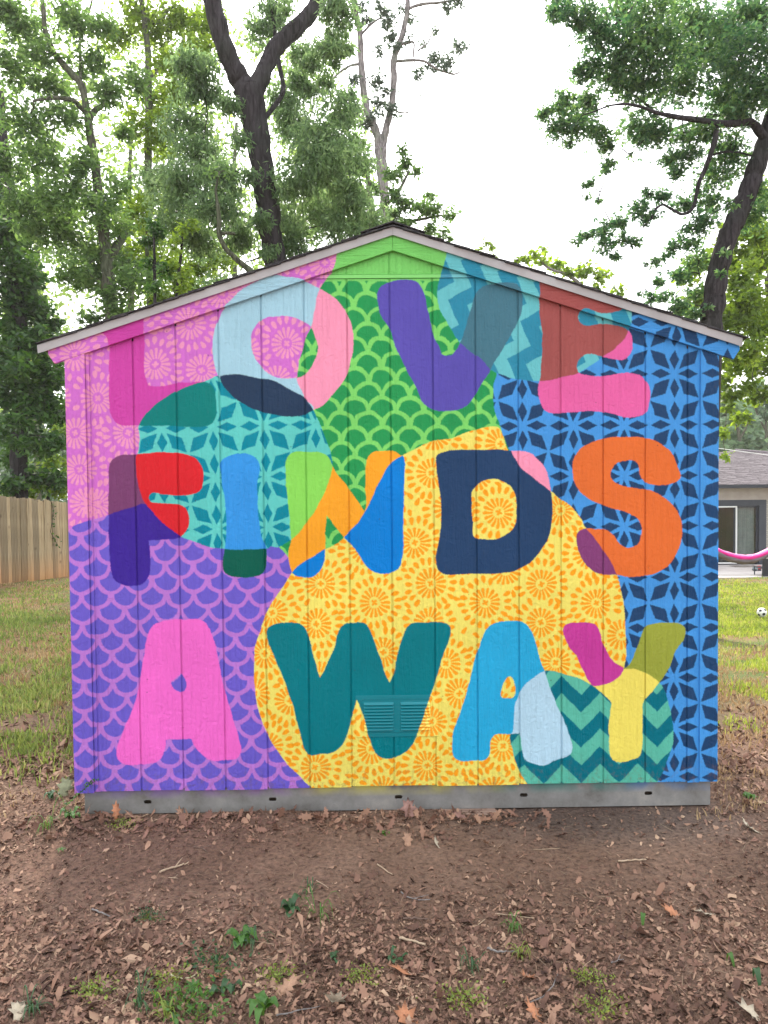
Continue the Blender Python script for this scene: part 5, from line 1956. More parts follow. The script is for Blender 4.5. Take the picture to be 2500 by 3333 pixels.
tree('bush', 'bright green bush spilling over the top of the fence beside the shed', 'bush', 17.5,
     ([(150, 1720), (150, 1660), (160, 1600)], [8, 7, 5]), [],
     dd((110, 1045, 30), (135, 1000, 30), (75, 1065, 22), (140, 1060, 22), (20, 1060, 25), (140, 930, 24), (100, 1005, 30), (50, 1060, 20), (150, 1030, 25)), L_YEL, B_DARK, lsize=.15, ratio=.5, cover=2.52)

for k, (tx, lb, bl_) in enumerate([
        (120, 'pale green background tree filling the gaps at the far left above the fence', dd((30, 250, 70), (90, 330, 70), (40, 420, 80), (130, 450, 70), (60, 530, 75), (150, 560, 65), (110, 640, 70), (40, 640, 70), (130, 720, 60), (60, 740, 70), (100, 820, 70), (30, 850, 70), (130, 900, 60), (150, 180, 60), (60, 120, 70), (140, 60, 60), (20, 30, 60))),
        (420, 'pale green background tree behind the left tree and the slender tree', dd((220, 300, 60), (260, 380, 65), (210, 470, 60), (290, 480, 65), (240, 570, 60), (330, 560, 60), (300, 640, 60), (230, 660, 45), (200, 200, 60), (250, 120, 65), (300, 60, 60), (330, 180, 65), (330, 330, 65), (380, 450, 60), (400, 550, 60), (180, 560, 55), (370, 620, 50))),
        (760, 'light green background tree behind the forked oak', dd((430, 250, 60), (470, 330, 60), (500, 430, 60), (440, 480, 60), (460, 560, 55), (530, 520, 60), (620, 150, 60), (590, 260, 60), (640, 330, 65), (700, 420, 65), (760, 380, 60), (640, 460, 60), (580, 560, 45), (420, 100, 60), (400, 180, 60), (440, 30, 55), (540, 90, 55), (700, 180, 60), (760, 260, 50)))]):
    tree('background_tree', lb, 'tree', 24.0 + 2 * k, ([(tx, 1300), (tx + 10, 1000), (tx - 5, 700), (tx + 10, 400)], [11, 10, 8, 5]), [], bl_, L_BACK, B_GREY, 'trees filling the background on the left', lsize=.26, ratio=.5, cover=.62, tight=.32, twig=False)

for k, (bx_, by_, w_, lb) in enumerate([(2400, 1380, 60, 'hazy pale green tree behind the house roof, nearest the shed'), (2490, 1330, 75, 'hazy pale green tree behind the house roof at the right picture edge'), (2330, 1330, 70, 'hazy pale green tree behind the house, mostly hidden by the shed corner')]):
    tree('distant_tree', lb, 'tree', 40.0 + 3 * k, ([(bx_ + 12, 1500), (bx_ + 4, 1400), (bx_, by_)], [7, 5, 4]), [([(bx_ + 8, 1430), (bx_ + 30, 1390), (bx_ + 45, 1340)], [4, 3, 2]), ([(bx_ + 2, 1400), (bx_ - 25, 1350), (bx_ - 40, 1300)], [3, 2.5, 2])],
         [(bx_ + dx * w_ / 60, by_ + dy * w_ / 60 + 20, 30 * w_ / 60) for dx, dy in ((0, 0), (-45, 20), (45, 20), (-25, -35), (30, -40), (-50, 70), (0, 60), (50, 70), (0, -75), (-30, 105), (30, 105), (70, 50), (-75, 50), (60, 115), (-60, 120))],
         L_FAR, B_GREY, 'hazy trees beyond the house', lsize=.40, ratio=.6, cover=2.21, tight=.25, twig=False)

# far wood behind the yard
n = 34000
ang_ = rng.uniform(R(-75), R(75), n)
dist_ = rng.uniform(52, 66, n)
hx_ = np.sin(ang_) * dist_
hy_ = np.cos(ang_) * dist_
top = 4.5 + 3.5 * fbm(hx_, hy_ * 0, .12, 8) + 2 * fbm(hx_, hy_, .5, 2)
hz_ = rng.uniform(-2.0, 1, n) + top * rng.uniform(0, 1, n) ** .7
V, F = leaves_vf(np.stack([hx_, hy_, hz_], 1), 0.75, .7, .3, 1)
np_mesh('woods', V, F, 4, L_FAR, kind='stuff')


# ------------------------------------------------------------------ lawns
def blades_vf(P, h, w, lean=.5, quad=True):
    n = len(P)
    a = rng.uniform(0, 2 * np.pi, n)
    t = rng.uniform(0, 2 * np.pi, n)
    ln = rng.uniform(.1, 1, n) * lean
    side = np.stack([np.cos(a), np.sin(a), np.zeros(n)], 1) * (w * rng.uniform(.6, 1.3, n))[:, None] * .5
    d = np.stack([np.cos(t) * ln, np.sin(t) * ln, np.sqrt(np.clip(1 - ln ** 2, .05, 1))], 1)
    H = (h * rng.uniform(.45, 1.25, n))[:, None]
    mid = P + d * H * .55 * np.array([.7, .7, 1.1])
    tip = P + d * H
    V = np.stack([P - side, P + side, mid + side * .8, tip, mid - side * .8], 1).reshape(-1, 3)
    i = np.arange(n)[:, None] * 5
    F = np.concatenate([i + np.array([[0, 1, 2, 4]]), i + np.array([[4, 2, 3, 3]])], 0)
    F1 = i + np.array([[0, 1, 2, 4]])
    F2 = i + np.array([[4, 2, 3]])
    return V, F1, F2


def tri_mesh(name, V, F1, F2, mat, **p):
    T1 = np.concatenate([F1[:, [0, 1, 2]], F1[:, [0, 2, 3]], F2])
    return np_mesh(name, V, T1, 3, mat, **p)


G_LAWN = leaf_mat('grass_blades', [(.07, .11, .03), (.12, .18, .05), (.20, .27, .08), (.33, .34, .14)], .3, .6, .9)
G_SUN = leaf_mat('sunny_grass', [(.08, .12, .03), (.14, .21, .04), (.22, .30, .06), (.33, .33, .13)], .35, .6, .8)
G_STRAW = leaf_mat('dry_grass', [(.22, .15, .08), (.34, .25, .13), (.44, .35, .20)], .15, .8, 2.0)


def wedge(n, pa, pb, d0, d1, power=1.0):
    """ground points between two picture columns and two distances"""
    u = rng.uniform(0, 1, n)
    d = d0 * (d1 / d0) ** (u ** power)
    px = rng.uniform(pa, pb, n)
    fx = AX_F[0] + AX_R[0] * (px - 1250) / FPX
    fy = AX_F[1] + AX_R[1] * (px - 1250) / FPX
    s = d / fy
    x, y = CAM[0] + fx * s, CAM[1] + fy * s
    return x, y, d


def tufts(name, pa, pb, d0, d1, nt_, per, h, mat, mask, spread=.035, grow=.012, label=None):
    x, y, d = wedge(nt_, pa, pb, d0, d1)
    k = mask(x, y) > rng.uniform(0, 1, nt_)
    k &= ~((x > BX0 - .05) & (x < BX1 + .05) & (y > -.05) & (y < DEPTH + .1))
    x, y, d = x[k], y[k], d[k]
    m_ = len(x)
    x = np.repeat(x, per) + rng.normal(0, spread, m_ * per) * (1 + np.repeat(d, per) * .06)
    y = np.repeat(y, per) + rng.normal(0, spread, m_ * per) * (1 + np.repeat(d, per) * .06)
    d = np.repeat(d, per)
    ok = ~((x > BX0 - .02) & (x < BX1 + .02) & (y > 0.0) & (y < DEPTH + .05))
    x, y, d = x[ok], y[ok], d[ok]
    z = terrain(x, y) - .004
    hh = h * np.repeat(rng.uniform(.5, 1.4, m_), per)[ok]
    V, F1, F2 = blades_vf(np.stack([x, y, z], 1), hh, .0035 + .0011 * d, .75)
    return tri_mesh(name, V, F1, F2, mat, kind='stuff')


def left_mask(x, y):
    g_ = .55 * fbm(x, y, 2.6, 21) + .45 * fbm(x, y, .9, 4)
    near = np.clip((y - .35) / .9, 0, 1)
    far = np.clip((9.5 - y) / 3.0, .25, 1)
    return np.clip((g_ - .42) * 5.0, 0.05, 1) * near * far


def right_mask(x, y):
    g_ = fbm(x, y, 1.6, 33)
    lush = np.clip((y - 6.6) / 1.8, 0, 1) * np.clip((18.0 - y) / 1.8, 0, 1)
    return np.clip(np.clip((g_ - .50) * 5, 0, 1) * .65 + lush * .9, 0, 1) * np.clip((y - .6) / 1.5, .05, 1)


tufts('lawn_grass', -220, 330, 4.0, 17, 11000, 5, .062, G_LAWN, left_mask)
tufts('lawn_grass', 2260, 2750, 4.6, 23.2, 13000, 5, .055, G_SUN, right_mask)
tufts('dry_grass', -220, 330, 3.7, 17, 7000, 4, .04, G_STRAW, lambda x, y: np.clip((fbm(x, y, 1.6, 5) - .36) * 4, .08, .9) * np.clip((y - .2) / 1.6, .12, 1))
tufts('dry_grass', 2240, 2750, 3.6, 22.5, 7000, 4, .045, G_STRAW, lambda x, y: np.clip((fbm(x, y, 1.6, 6) - .40) * 4, .08, .9) * np.clip((y + .3) / 1.6, .2, 1) * np.where((y > 6) & (y < 17), .3, 1))
tufts('sparse_grass', -900, 3400, 7.6, 30, 5000, 5, .07, G_LAWN, lambda x, y: np.clip((fbm(x, y, .6, 9) - .3) * 4, 0, 1) * np.where((x > -7.4) & (y < 18.9), 1, 0))

# ------------------------------------------------------------------ leaf litter
M_LIT = leaf_mat('dead_leaves', [(.065, .032, .023), (.14, .070, .050), (.225, .120, .085), (.29, .165, .11), (.38, .24, .165)], .0, .75, 3.0)
M_LIT2 = leaf_mat('dead_leaf_bits', [(.04, .019, .014), (.10, .052, .037), (.19, .105, .075), (.29, .175, .12), (.46, .32, .22)], .0, .85, 4.0)


def litter_density(x, y):
    """how thickly leaves lie: thick towards the camera and in a drift against the base, thin on the trodden strip"""
    front = np.clip((-y - .62) / .45, 0, 1)
    drift = np.exp(-((y + .10) / .14) ** 2) * np.clip((.75 - x) / .6, 0.05, 1)
    side = np.clip((np.abs(x) - 1.35) / .5, 0, 1) * np.clip((1.6 - y) / 1.2, 0, 1)
    bare = 1 - .75 * np.exp(-(((x + .35) / .9) ** 2 + ((y + .42) / .22) ** 2))
    return np.clip((.07 + .9 * front + .9 * drift + .7 * side) * bare * (.55 + .9 * fbm(x, y, 2.2, 14)), 0, 1.2)


OUT = [(0, -1), (.12, -.72), (.34, -.80), (.26, -.48), (.62, -.42), (.36, -.16), (.80, .10), (.40, .18), (.52, .62), (.20, .52), (.0, 1.0),
       (-.22, .55), (-.48, .66), (-.38, .2), (-.84, .06), (-.33, -.12), (-.60, -.46), (-.24, -.5), (-.30, -.82), (-.10, -.7)]
OUTM = [(0, -1), (.55, -.75), (.42, -.3), (1.0, -.1), (.5, .15), (.72, .7), (.25, .5), (0, 1.0), (-.25, .5), (-.7, .72), (-.5, .18), (-.98, -.08), (-.42, -.32), (-.52, -.78)]


def oak_leaf(size, curl, out=OUT, rot=(0, 0, 0), loc=(0, 0, 0), squash=.62, seed=0):
    r_ = random.Random(seed)
    vs = [(0, -.5, 0), (0, 0, 0), (0, .5, 0)]
    o = []
    for (x, y_) in out:
        x *= squash * r_.uniform(.85, 1.15)
        o.append((x, y_ * r_.uniform(.93, 1.05), 0))
    vs += o
    M_ = Matrix.Rotation(rot[2], 3, 'Z') @ Matrix.Rotation(rot[1], 3, 'Y') @ Matrix.Rotation(rot[0], 3, 'X')
    ph, cx_, cy2 = r_.uniform(0, 6), r_.uniform(.3, 1) * curl, r_.uniform(-.3, .8) * curl
    res = []
    for (x, y_, z) in vs:
        z = cx_ * x * x + cy2 * y_ * y_ * .5 + .08 * math.sin(5 * y_ + 4 * x + ph) * curl + (.03 if abs(x) < .01 else 0)
        v = M_ @ Vector((x * size, y_ * size, z * size))
        res.append((v.x + loc[0], v.y + loc[1], v.z + loc[2]))
    fs = []
    n = len(o)
    for i in range(n):
        a, b2 = 3 + i, 3 + (i + 1) % n
        ym = (o[i][1] + o[(i + 1) % n][1]) / 2
        c = 0 if ym < -.3 else (2 if ym > .3 else 1)
        ca2 = 0 if o[i][1] < -.3 else (2 if o[i][1] > .3 else 1)
        cb2 = 0 if o[(i + 1) % n][1] < -.3 else (2 if o[(i + 1) % n][1] > .3 else 1)
        if ca2 == cb2:
            fs.append((a, b2, ca2))
        else:
            fs += [(a, b2, ca2), (b2, cb2, ca2)]
    return res, fs


rl = random.Random(77)
protos = []
for k in range(14):
    v, f = oak_leaf(1.0, rl.uniform(.25, .9), OUT if k % 3 else OUTM, (0, 0, 0), (0, 0, 0), rl.uniform(.5, .8) if k % 3 else .85, k)
    protos.append((np.array(v), np.array(f)))
protos = [p for k, p in enumerate(protos) if k % 3]


def litter(name, xs, ys, sizes, mat, protos_=protos, lift=.006, tilt=.35):
    Vs, Fs = [], []
    off = 0
    n = len(xs)
    zs = terrain(xs, ys)
    for i in range(n):
        v, f = protos_[rl.randrange(len(protos_))]
        a = rl.uniform(0, 6.28)
        tx, ty = rl.gauss(0, tilt), rl.gauss(0, tilt)
        Mr = np.array((Matrix.Rotation(a, 3, 'Z') @ Matrix.Rotation(tx, 3, 'X') @ Matrix.Rotation(ty, 3, 'Y')))
        if rl.random() < .45:
            v = v * np.array([1, 1, -1])
        w = (v * sizes[i]) @ Mr.T
        low = w[:, 2].min()
        w += np.array([xs[i], ys[i], zs[i] - low * .75 + lift * rl.random()])
        Vs.append(w)
        Fs.append(f + off)
        off += len(v)
    return np_mesh(name, np.concatenate(Vs), np.concatenate(Fs), 3, mat, kind='stuff')


def scatter(n, pa, pb, d0, d1, dens):
    x, y, d = wedge(n, pa, pb, d0, d1)
    k = dens(x, y) > rng.uniform(0, 1, n)
    k &= ~((x > BX0 - .03) & (x < BX1 + .03) & (y > 0.02) & (y < DEPTH + .1))
    return x[k], y[k], d[k]


x_, y_, d_ = scatter(15000, -350, 2850, 2.05, 5.2, lambda x, y: litter_density(x, y) * .34)
litter('leaf_litter', x_, y_, rng.lognormal(math.log(.0118), .42, len(x_)), M_LIT, tilt=.5)
nd = 150
xd = rng.uniform(-1.75, .75, nd)
yd = -.045 - np.abs(rng.normal(0, .085, nd))
litter('leaf_drift', xd, yd, rng.uniform(.020, .048, nd), M_LIT, tilt=.55)
# broken bits: little bent scraps
bits = []
for k in range(24):
    pts_ = np.array([(math.cos(a) * rl.uniform(.3, 1.3), math.sin(a) * rl.uniform(.12, .75), rl.uniform(-.3, .4)) for a in (0, 1.2, 2.3, 3.4, 4.5, 5.5)])
    bits.append((pts_, np.array([(0, 1, 2), (0, 2, 3), (0, 3, 5), (3, 4, 5)])))
x_, y_, d_ = scatter(52000, -250, 2750, 2.05, 4.6, lambda x, y: np.clip(litter_density(x, y) * .75 + .05, 0, 1))


def litter_fast(name, xs, ys, sizes, mat, pr, tilt=.4, dz=.003):
    n = len(xs)
    zs = terrain(xs, ys)
    idx = rng.integers(0, len(pr), n)
    PV = np.stack([p[0] for p in pr])[idx] * sizes[:, None, None]
    a = rng.uniform(0, 2 * np.pi, n)
    tx, ty = rng.normal(0, tilt, n), rng.normal(0, tilt, n)
    PV[:, :, 2] += PV[:, :, 0] * tx[:, None] + PV[:, :, 1] * ty[:, None]
    c, s = np.cos(a)[:, None], np.sin(a)[:, None]
    X_ = PV[:, :, 0] * c - PV[:, :, 1] * s
    Y_ = PV[:, :, 0] * s + PV[:, :, 1] * c
    Z_ = PV[:, :, 2] - PV[:, :, 2].min(1, keepdims=True) * .7
    V = np.stack([X_ + xs[:, None], Y_ + ys[:, None], Z_ + zs[:, None] + dz * rng.uniform(0, 1, (n, 1))], -1).reshape(-1, 3)
    F = (pr[0][1][None] + (np.arange(n) * pr[0][0].shape[0])[:, None, None]).reshape(-1, 3)
    return np_mesh(name, V, F, 3, mat, kind='stuff')


litter_fast('leaf_bits', x_, y_, rng.lognormal(math.log(.0085), .42, len(x_)), M_LIT2, bits)
nw_ = 16000
xw, yw = rng.uniform(-4.6, 4.6, nw_), rng.uniform(-4.2, 1.6, nw_)
kw = (litter_density(xw, yw) * .8 > rng.uniform(0, 1, nw_)) & ~((xw > BX0 - .03) & (xw < BX1 + .03) & (yw > .02))
litter_fast('leaf_bits', xw[kw], yw[kw], rng.lognormal(math.log(.011), .45, int(kw.sum())), M_LIT, bits)
# crumbs of earth and mulch on the trodden strip
crumb = [(np.array([(1, 0, .1), (0, 1, .1), (-1, 0, .1), (0, -1, .1), (0, 0, .9)]) * np.array([1, .7, .6]), np.array([(0, 1, 4), (1, 2, 4), (2, 3, 4), (3, 0, 4)]))]
x_, y_, d_ = scatter(26000, -250, 2750, 2.05, 4.4, lambda x, y: np.clip(.35 + .5 * fbm(x, y, 3, 2), 0, 1))
litter_fast('soil_crumbs', x_, y_, rng.lognormal(math.log(.0032), .5, len(x_)), M_SOIL, crumb, .1)
# straw, needles and thin stalks
M_STRAW = leaf_mat('straw_bits', [(.07, .042, .03), (.15, .095, .065), (.26, .18, .12), (.46, .36, .24)], .0, .85, 3.0)
stk = []
for k in range(6):
    b_ = rl.uniform(-.12, .12)
    stk.append((np.array([(-1, -.022, .0), (-1, .022, .0), (0, .028 + b_, .06), (0, -.028 + b_, .06), (1, .012, .02), (1, -.012, .02)]), np.array([(0, 3, 2), (0, 2, 1), (3, 5, 4), (3, 4, 2)])))
x_, y_, d_ = scatter(34000, -250, 2750, 2.05, 5.5, lambda x, y: np.clip(.25 + .6 * fbm(x, y, 2, 12) + .3 * np.clip(x - 1.2, 0, 1), 0, 1))
litter_fast('straw', x_, y_, rng.lognormal(math.log(.011), .45, len(x_)), M_STRAW, stk, .25, .006)
# further litter, beside and behind
x_, y_, d_ = scatter(9000, -350, 330, 4.2, 15, lambda x, y: np.clip(1.0 - (y - .2) / 2.2, .10, 1) * .8)
x2, y2, d2 = scatter(6000, 2270, 2800, 4.2, 16, lambda x, y: np.clip(1.0 - (y - .2) / 3.0, .10, 1) * .6)
x_, y_ = np.concatenate([x_, x2]), np.concatenate([y_, y2])
litter_fast('leaf_bits', x_, y_, rng.uniform(.010, .034, len(x_)), M_LIT, bits, .45)

# ------------------------------------------------------------------ single leaves, sticks and weeds that stand out
def ground_at(px, py):
    """where the sight line through a photo pixel meets the ground"""
    d = AX_F + AX_R * ((px - 1250.0) / FPX) - AX_U * ((py - 1666.5) / FPX)
    t = 1.57 / -d[2]
    for _ in range(30):
        p = CAM + d * t
        t += (p[2] - float(terrain(p[0], p[1]))) / -d[2] * .8
    return CAM + d * t


def solo_mat(name, c):
    return simple_mat(name, [tuple(v * .7 for v in c), c, tuple(min(1, v * 1.25) for v in c)], 40, .75, .3, 90)


TAN, RUST, PINKB, PALE = solo_mat('tan_leaf', (.34, .20, .13)), solo_mat('rust_leaf', (.40, .17, .085)), solo_mat('pinkish_leaf', (.27, .15, .125)), solo_mat('pale_leaf', (.42, .36, .27))
GREYG = solo_mat('grey_green_leaf', (.30, .32, .20))
solo = [
    (597, 2660, .062, TAN, (.5, .2, .6), 'large tan lobed leaf lying on the litter below the first steel slot', OUT),
    (445, 2656, .062, TAN, (.6, -.2, 2.2), 'brown lobed leaf in the drift under the pink letter A, left of the larger one', OUT),
    (418, 2622, .050, RUST, (1.2, .1, .5), 'orange-brown leaf standing upright against the steel base near its left end', OUT),
    (214, 2585, .058, GREYG, (1.0, .3, .2), 'pale grey-green dried leaf standing at the lower left corner of the shed', OUTM),
    (1329, 2658, .050, PINKB, (1.25, 0, .1), 'big pinkish dead leaf propped upright against the steel base near its middle', OUTM),
    (1245, 2660, .022, TAN, (1.2, .1, 1.0), 'small pointed leaf standing upright just left of the big pinkish leaf', OUTM),
    (1326, 2748, .036, TAN, (1.0, .2, .2), 'spiky tan leaf standing up in the bare soil below the wooden board', OUTM),
    (1420, 2755, .034, PALE, (.9, .4, .9), 'curled grey lobed leaf right of the spiky tan leaf below the wooden board', OUT),
    (1490, 2660, .040, PINKB, (.5, -.2, 1.3), 'pinkish leaf on the soil in front of the right end of the wooden board', OUTM),
    (1580, 2755, .038, TAN, (.7, .1, 2.6), 'brown leaf with a hollow in its middle, below the right half of the wooden board', OUT),
    (1305, 3178, .062, RUST, (.5, .1, 1.9), 'big orange-brown lobed leaf lying in the foreground right of the middle', OUT),
    (935, 3222, .060, TAN, (.3, .3, -.9), 'long tan leaf lying diagonally in the left foreground litter', OUT),
    (1093, 3285, .050, PALE, (.9, .2, 2.9), 'crumpled pale leaf near the bottom edge, left of the middle', OUTM),
    (1321, 3316, .046, RUST, (.4, -.2, .7), 'orange leaf at the bottom edge just right of the middle', OUTM),
    (347, 3210, .034, PINKB, (.1, .1, .3), 'small round pinkish leaf lying flat in the lower left', OUTM),
    (2295, 2985, .054, PALE, (.4, .1, 2.0), 'pale tan oak leaf with deep lobes at the right, above the green sprig', OUT),
    (2186, 2978, .050, RUST, (.5, -.3, 1.2), 'rusty brown oak leaf just left of the pale tan one at the right', OUT),
    (1736, 3300, .050, RUST, (.3, .2, .4), 'orange-brown lobed leaf at the bottom edge right of the curved twig', OUT),
    (1716, 3192, .034, RUST, (.5, .2, 2.2), 'small curled orange leaf left of the tip of the curved twig', OUTM),
    (2436, 3312, .045, PALE, (.5, .1, 1.0), 'whitish papery leaf in the bottom right corner', OUTM),
    (2440, 2700, .055, PALE, (.3, .5, .5), 'long curled pale leaf on the litter right of the shed corner', OUT),
    (2480, 3140, .055, TAN, (.3, .2, 1.6), 'broad brown leaf in the small heap at the right edge', OUT),
    (60, 3300, .040, PALE, (.4, .2, .6), 'pale folded leaf beside the grass tuft in the bottom left corner', OUTM),
    (700, 3190, .045, RUST, (.4, .1, 2.8), 'reddish brown leaf beside the pale curved pod in the left foreground', OUT),
]
for k, (px_, py_, sz, mt_, rot_, lb, out_) in enumerate(solo):
    g = ground_at(px_, py_)
    v, f = oak_leaf(sz, .8, out_, rot_, (0, 0, 0), .62 if out_ is OUT else .8, k + 30)
    zmin = min(q[2] for q in v)
    v = [(a, b2, c - zmin) for a, b2, c in v]
    o = mesh_obj('dead_leaf', v, f, mt_, None, True)
    md = o.modifiers.new('solid', 'SOLIDIFY')
    md.thickness = .0007
    o.location = (g[0], g[1] if g[1] < -.03 or g[0] < BX0 else -.045, g[2] - .002)
    if g[1] >= -.03 and BX0 < g[0] < BX1:
        o.location[2] = float(terrain(g[0], -.045)) - .002
    tag(o, lb, 'leaf', 'fallen leaves that stand out from the litter')
    mb = MB()
    stem0 = Vector(v[3])
    mb.tube([stem0, stem0 + (stem0 - Vector(v[0])) * .55], [.0011, .0007], 5)
    mb.build('stalk', mt_, o)

W_TAN, W_GREY, W_DK = simple_mat('pale_wood', [(.36, .26, .17), (.55, .43, .31)], 30, .8, .5, 90, (3, 12, 12)), simple_mat('grey_twig', [(.11, .10, .10), (.26, .24, .23)], 60, .9, .8, 120), simple_mat('brown_twig', [(.07, .045, .035), (.17, .11, .085)], 50, .9, .6, 100)
sticks = [
    ([(520, 2846), (550, 2834), (590, 2822), (615, 2812)], 6, W_TAN, 'split pale stick lying on the bare earth below the pink letter A'),
    ([(548, 2861), (578, 2863)], 2.2, W_TAN, 'short white splinter of wood just below the split pale stick'),
    ([(1030, 2870), (1050, 2882), (1070, 2896)], 2.6, W_TAN, 'thin white splinter lying diagonally below the letter W'),
    ([(1228, 2818), (1252, 2836), (1278, 2852)], 4, W_TAN, 'thin tan twig on the bare earth below the vent'),
    ([(1305, 2908), (1328, 2926), (1362, 2934), (1400, 2934)], 4, W_GREY, 'bent grey twig in the middle ground below the vent'),
    ([(1300, 3062), (1340, 3070), (1385, 3084)], 9, W_TAN, 'thick short pinkish tan stick in the middle foreground'),
    ([(1312, 2998), (1350, 2996), (1392, 3000)], 7, W_DK, 'dark brown stick lying flat above the thick tan one'),
    ([(1586, 3094), (1612, 3104), (1650, 3106), (1682, 3108)], 7, W_GREY, 'mottled grey stick in two knobbly lengths right of the middle'),
    ([(1612, 2980), (1660, 2984), (1738, 2994)], 3, W_TAN, 'long thin pale twig lying nearly level right of the middle'),
    ([(2012, 2808), (2056, 2806), (2104, 2804)], 5, W_TAN, 'flat straight piece of wood lying on the soil at the right below the letter Y'),
    ([(1722, 3272), (1770, 3250), (1800, 3215), (1816, 3175)], 4.5, W_GREY, 'curved grey-brown twig in the lower right foreground'),
    ([(300, 2966), (322, 2975), (358, 2990)], 6, W_GREY, 'knobbly grey stick in the litter at the lower left'),
    ([(545, 3176), (575, 3190), (610, 3192), (636, 3180)], 5, simple_mat('dry_pod', [(.38, .36, .22), (.5, .48, .3)], 20, .7), 'pale curved seed pod in the left foreground'),
    ([(1550, 3020), (1568, 3006), (1580, 2996)], 2.6, W_TAN, 'short pale twig standing out left of the long thin one'),
    ([(900, 3312), (960, 3300), (1042, 3282)], 5, W_GREY, 'dark grey branch lying near the bottom edge left of the middle'),
    ([(630, 2762), (655, 2764), (676, 2778)], 4, W_DK, 'forked dark twig on the bare earth right of the letter A'),
    ([(2260, 3238), (2290, 3220), (2318, 3196)], 3.4, W_DK, 'dark twig slanting in the litter at the lower right'),
    ([(1990, 3140), (2010, 3134), (2030, 3130)], 5, W_GREY, 'short forked grey twig in the right foreground'),
    ([(590, 2706), (625, 2707), (655, 2708)], 2.5, W_DK, 'straight dark twig lying close to the drift of leaves by the base'),
]
for k, (pp, r_, mt_, lb) in enumerate(sticks):
    P = []
    for i, (a, b2) in enumerate(pp):
        g = ground_at(a, b2)
        P.append(g)
    P = np.array(P)
    dd_ = P[0][1] - CAM[1]
    rw = r_ * dd_ / FPX * .55
    P[:, 2] = terrain(P[:, 0], P[:, 1]) + rw * 1.2 + .004
    t = np.linspace(0, len(P) - 1, (len(P) - 1) * 4 + 1)
    Q = np.stack([np.interp(t, np.arange(len(P)), P[:, j]) for j in range(3)], 1)
    Q[1:-1] += rng.normal(0, rw * .35, (len(Q) - 2, 3))
    rad = rw * (1 - .35 * t / t[-1]) * rng.uniform(.8, 1.2, len(t))
    mb = MB()
    c = Vector(Q[0])
    mb.tube([Vector(q) - c for q in Q], list(rad), 8)
    o = mb.build('stick', mt_, None, True)
    o.location = c
    tag(o, lb, 'pod' if 'pod' in lb else 'stick', 'sticks and twigs on the ground')
    if 'forked' in lb or 'bent' in lb or 'split' in lb:
        mb = MB()
        q = Vector(Q[len(Q) // 2]) - c
        dv = (Vector(Q[-1]) - Vector(Q[0])) * .4
        mb.tube([q, q + Vector((dv.x * .6 - dv.y * .5, dv.y * .6 + dv.x * .5, .004)), q + Vector((dv.x - dv.y * .7, dv.y + dv.x * .7, .01))], [rw * .6, rw * .5, rw * .3], 6)
        mb.build('side_twig', mt_, o, True)

# weeds
WEED = leaf_mat('weed_leaves', [(.03, .08, .02), (.06, .15, .03), (.10, .22, .05)], .3, .45, 8)
WEED_D = leaf_mat('dark_weed_leaves', [(.02, .055, .025), (.035, .09, .035), (.06, .13, .05)], .25, .4, 8)
WEED_Y = leaf_mat('yellow_weed_leaves', [(.10, .15, .03), (.17, .24, .05), (.28, .34, .09)], .35, .5, 8)


def strap_leaf(mb, base, az, L, w, rise, seg=5):
    d = Vector((math.cos(az), math.sin(az), 0))
    s = Vector((-d.y, d.x, 0))
    vs = []
    for i in range(seg + 1):
        t = i / seg
        p = Vector(base) + d * (L * t * (1 - .25 * t)) + Vector((0, 0, rise * L * (t - .95 * t * t) * 1.8))
        ww = w * math.sin(math.pi * min(1, .12 + t * .86)) ** .8
        vs += [p - s * ww * .5 + Vector((0, 0, ww * .18)), p, p + s * ww * .5 + Vector((0, 0, ww * .18))]
    mb.add(vs, [(i * 3 + j, (i + 1) * 3 + j, (i + 1) * 3 + j + 1, i * 3 + j + 1) for i in range(seg) for j in (0, 1)])


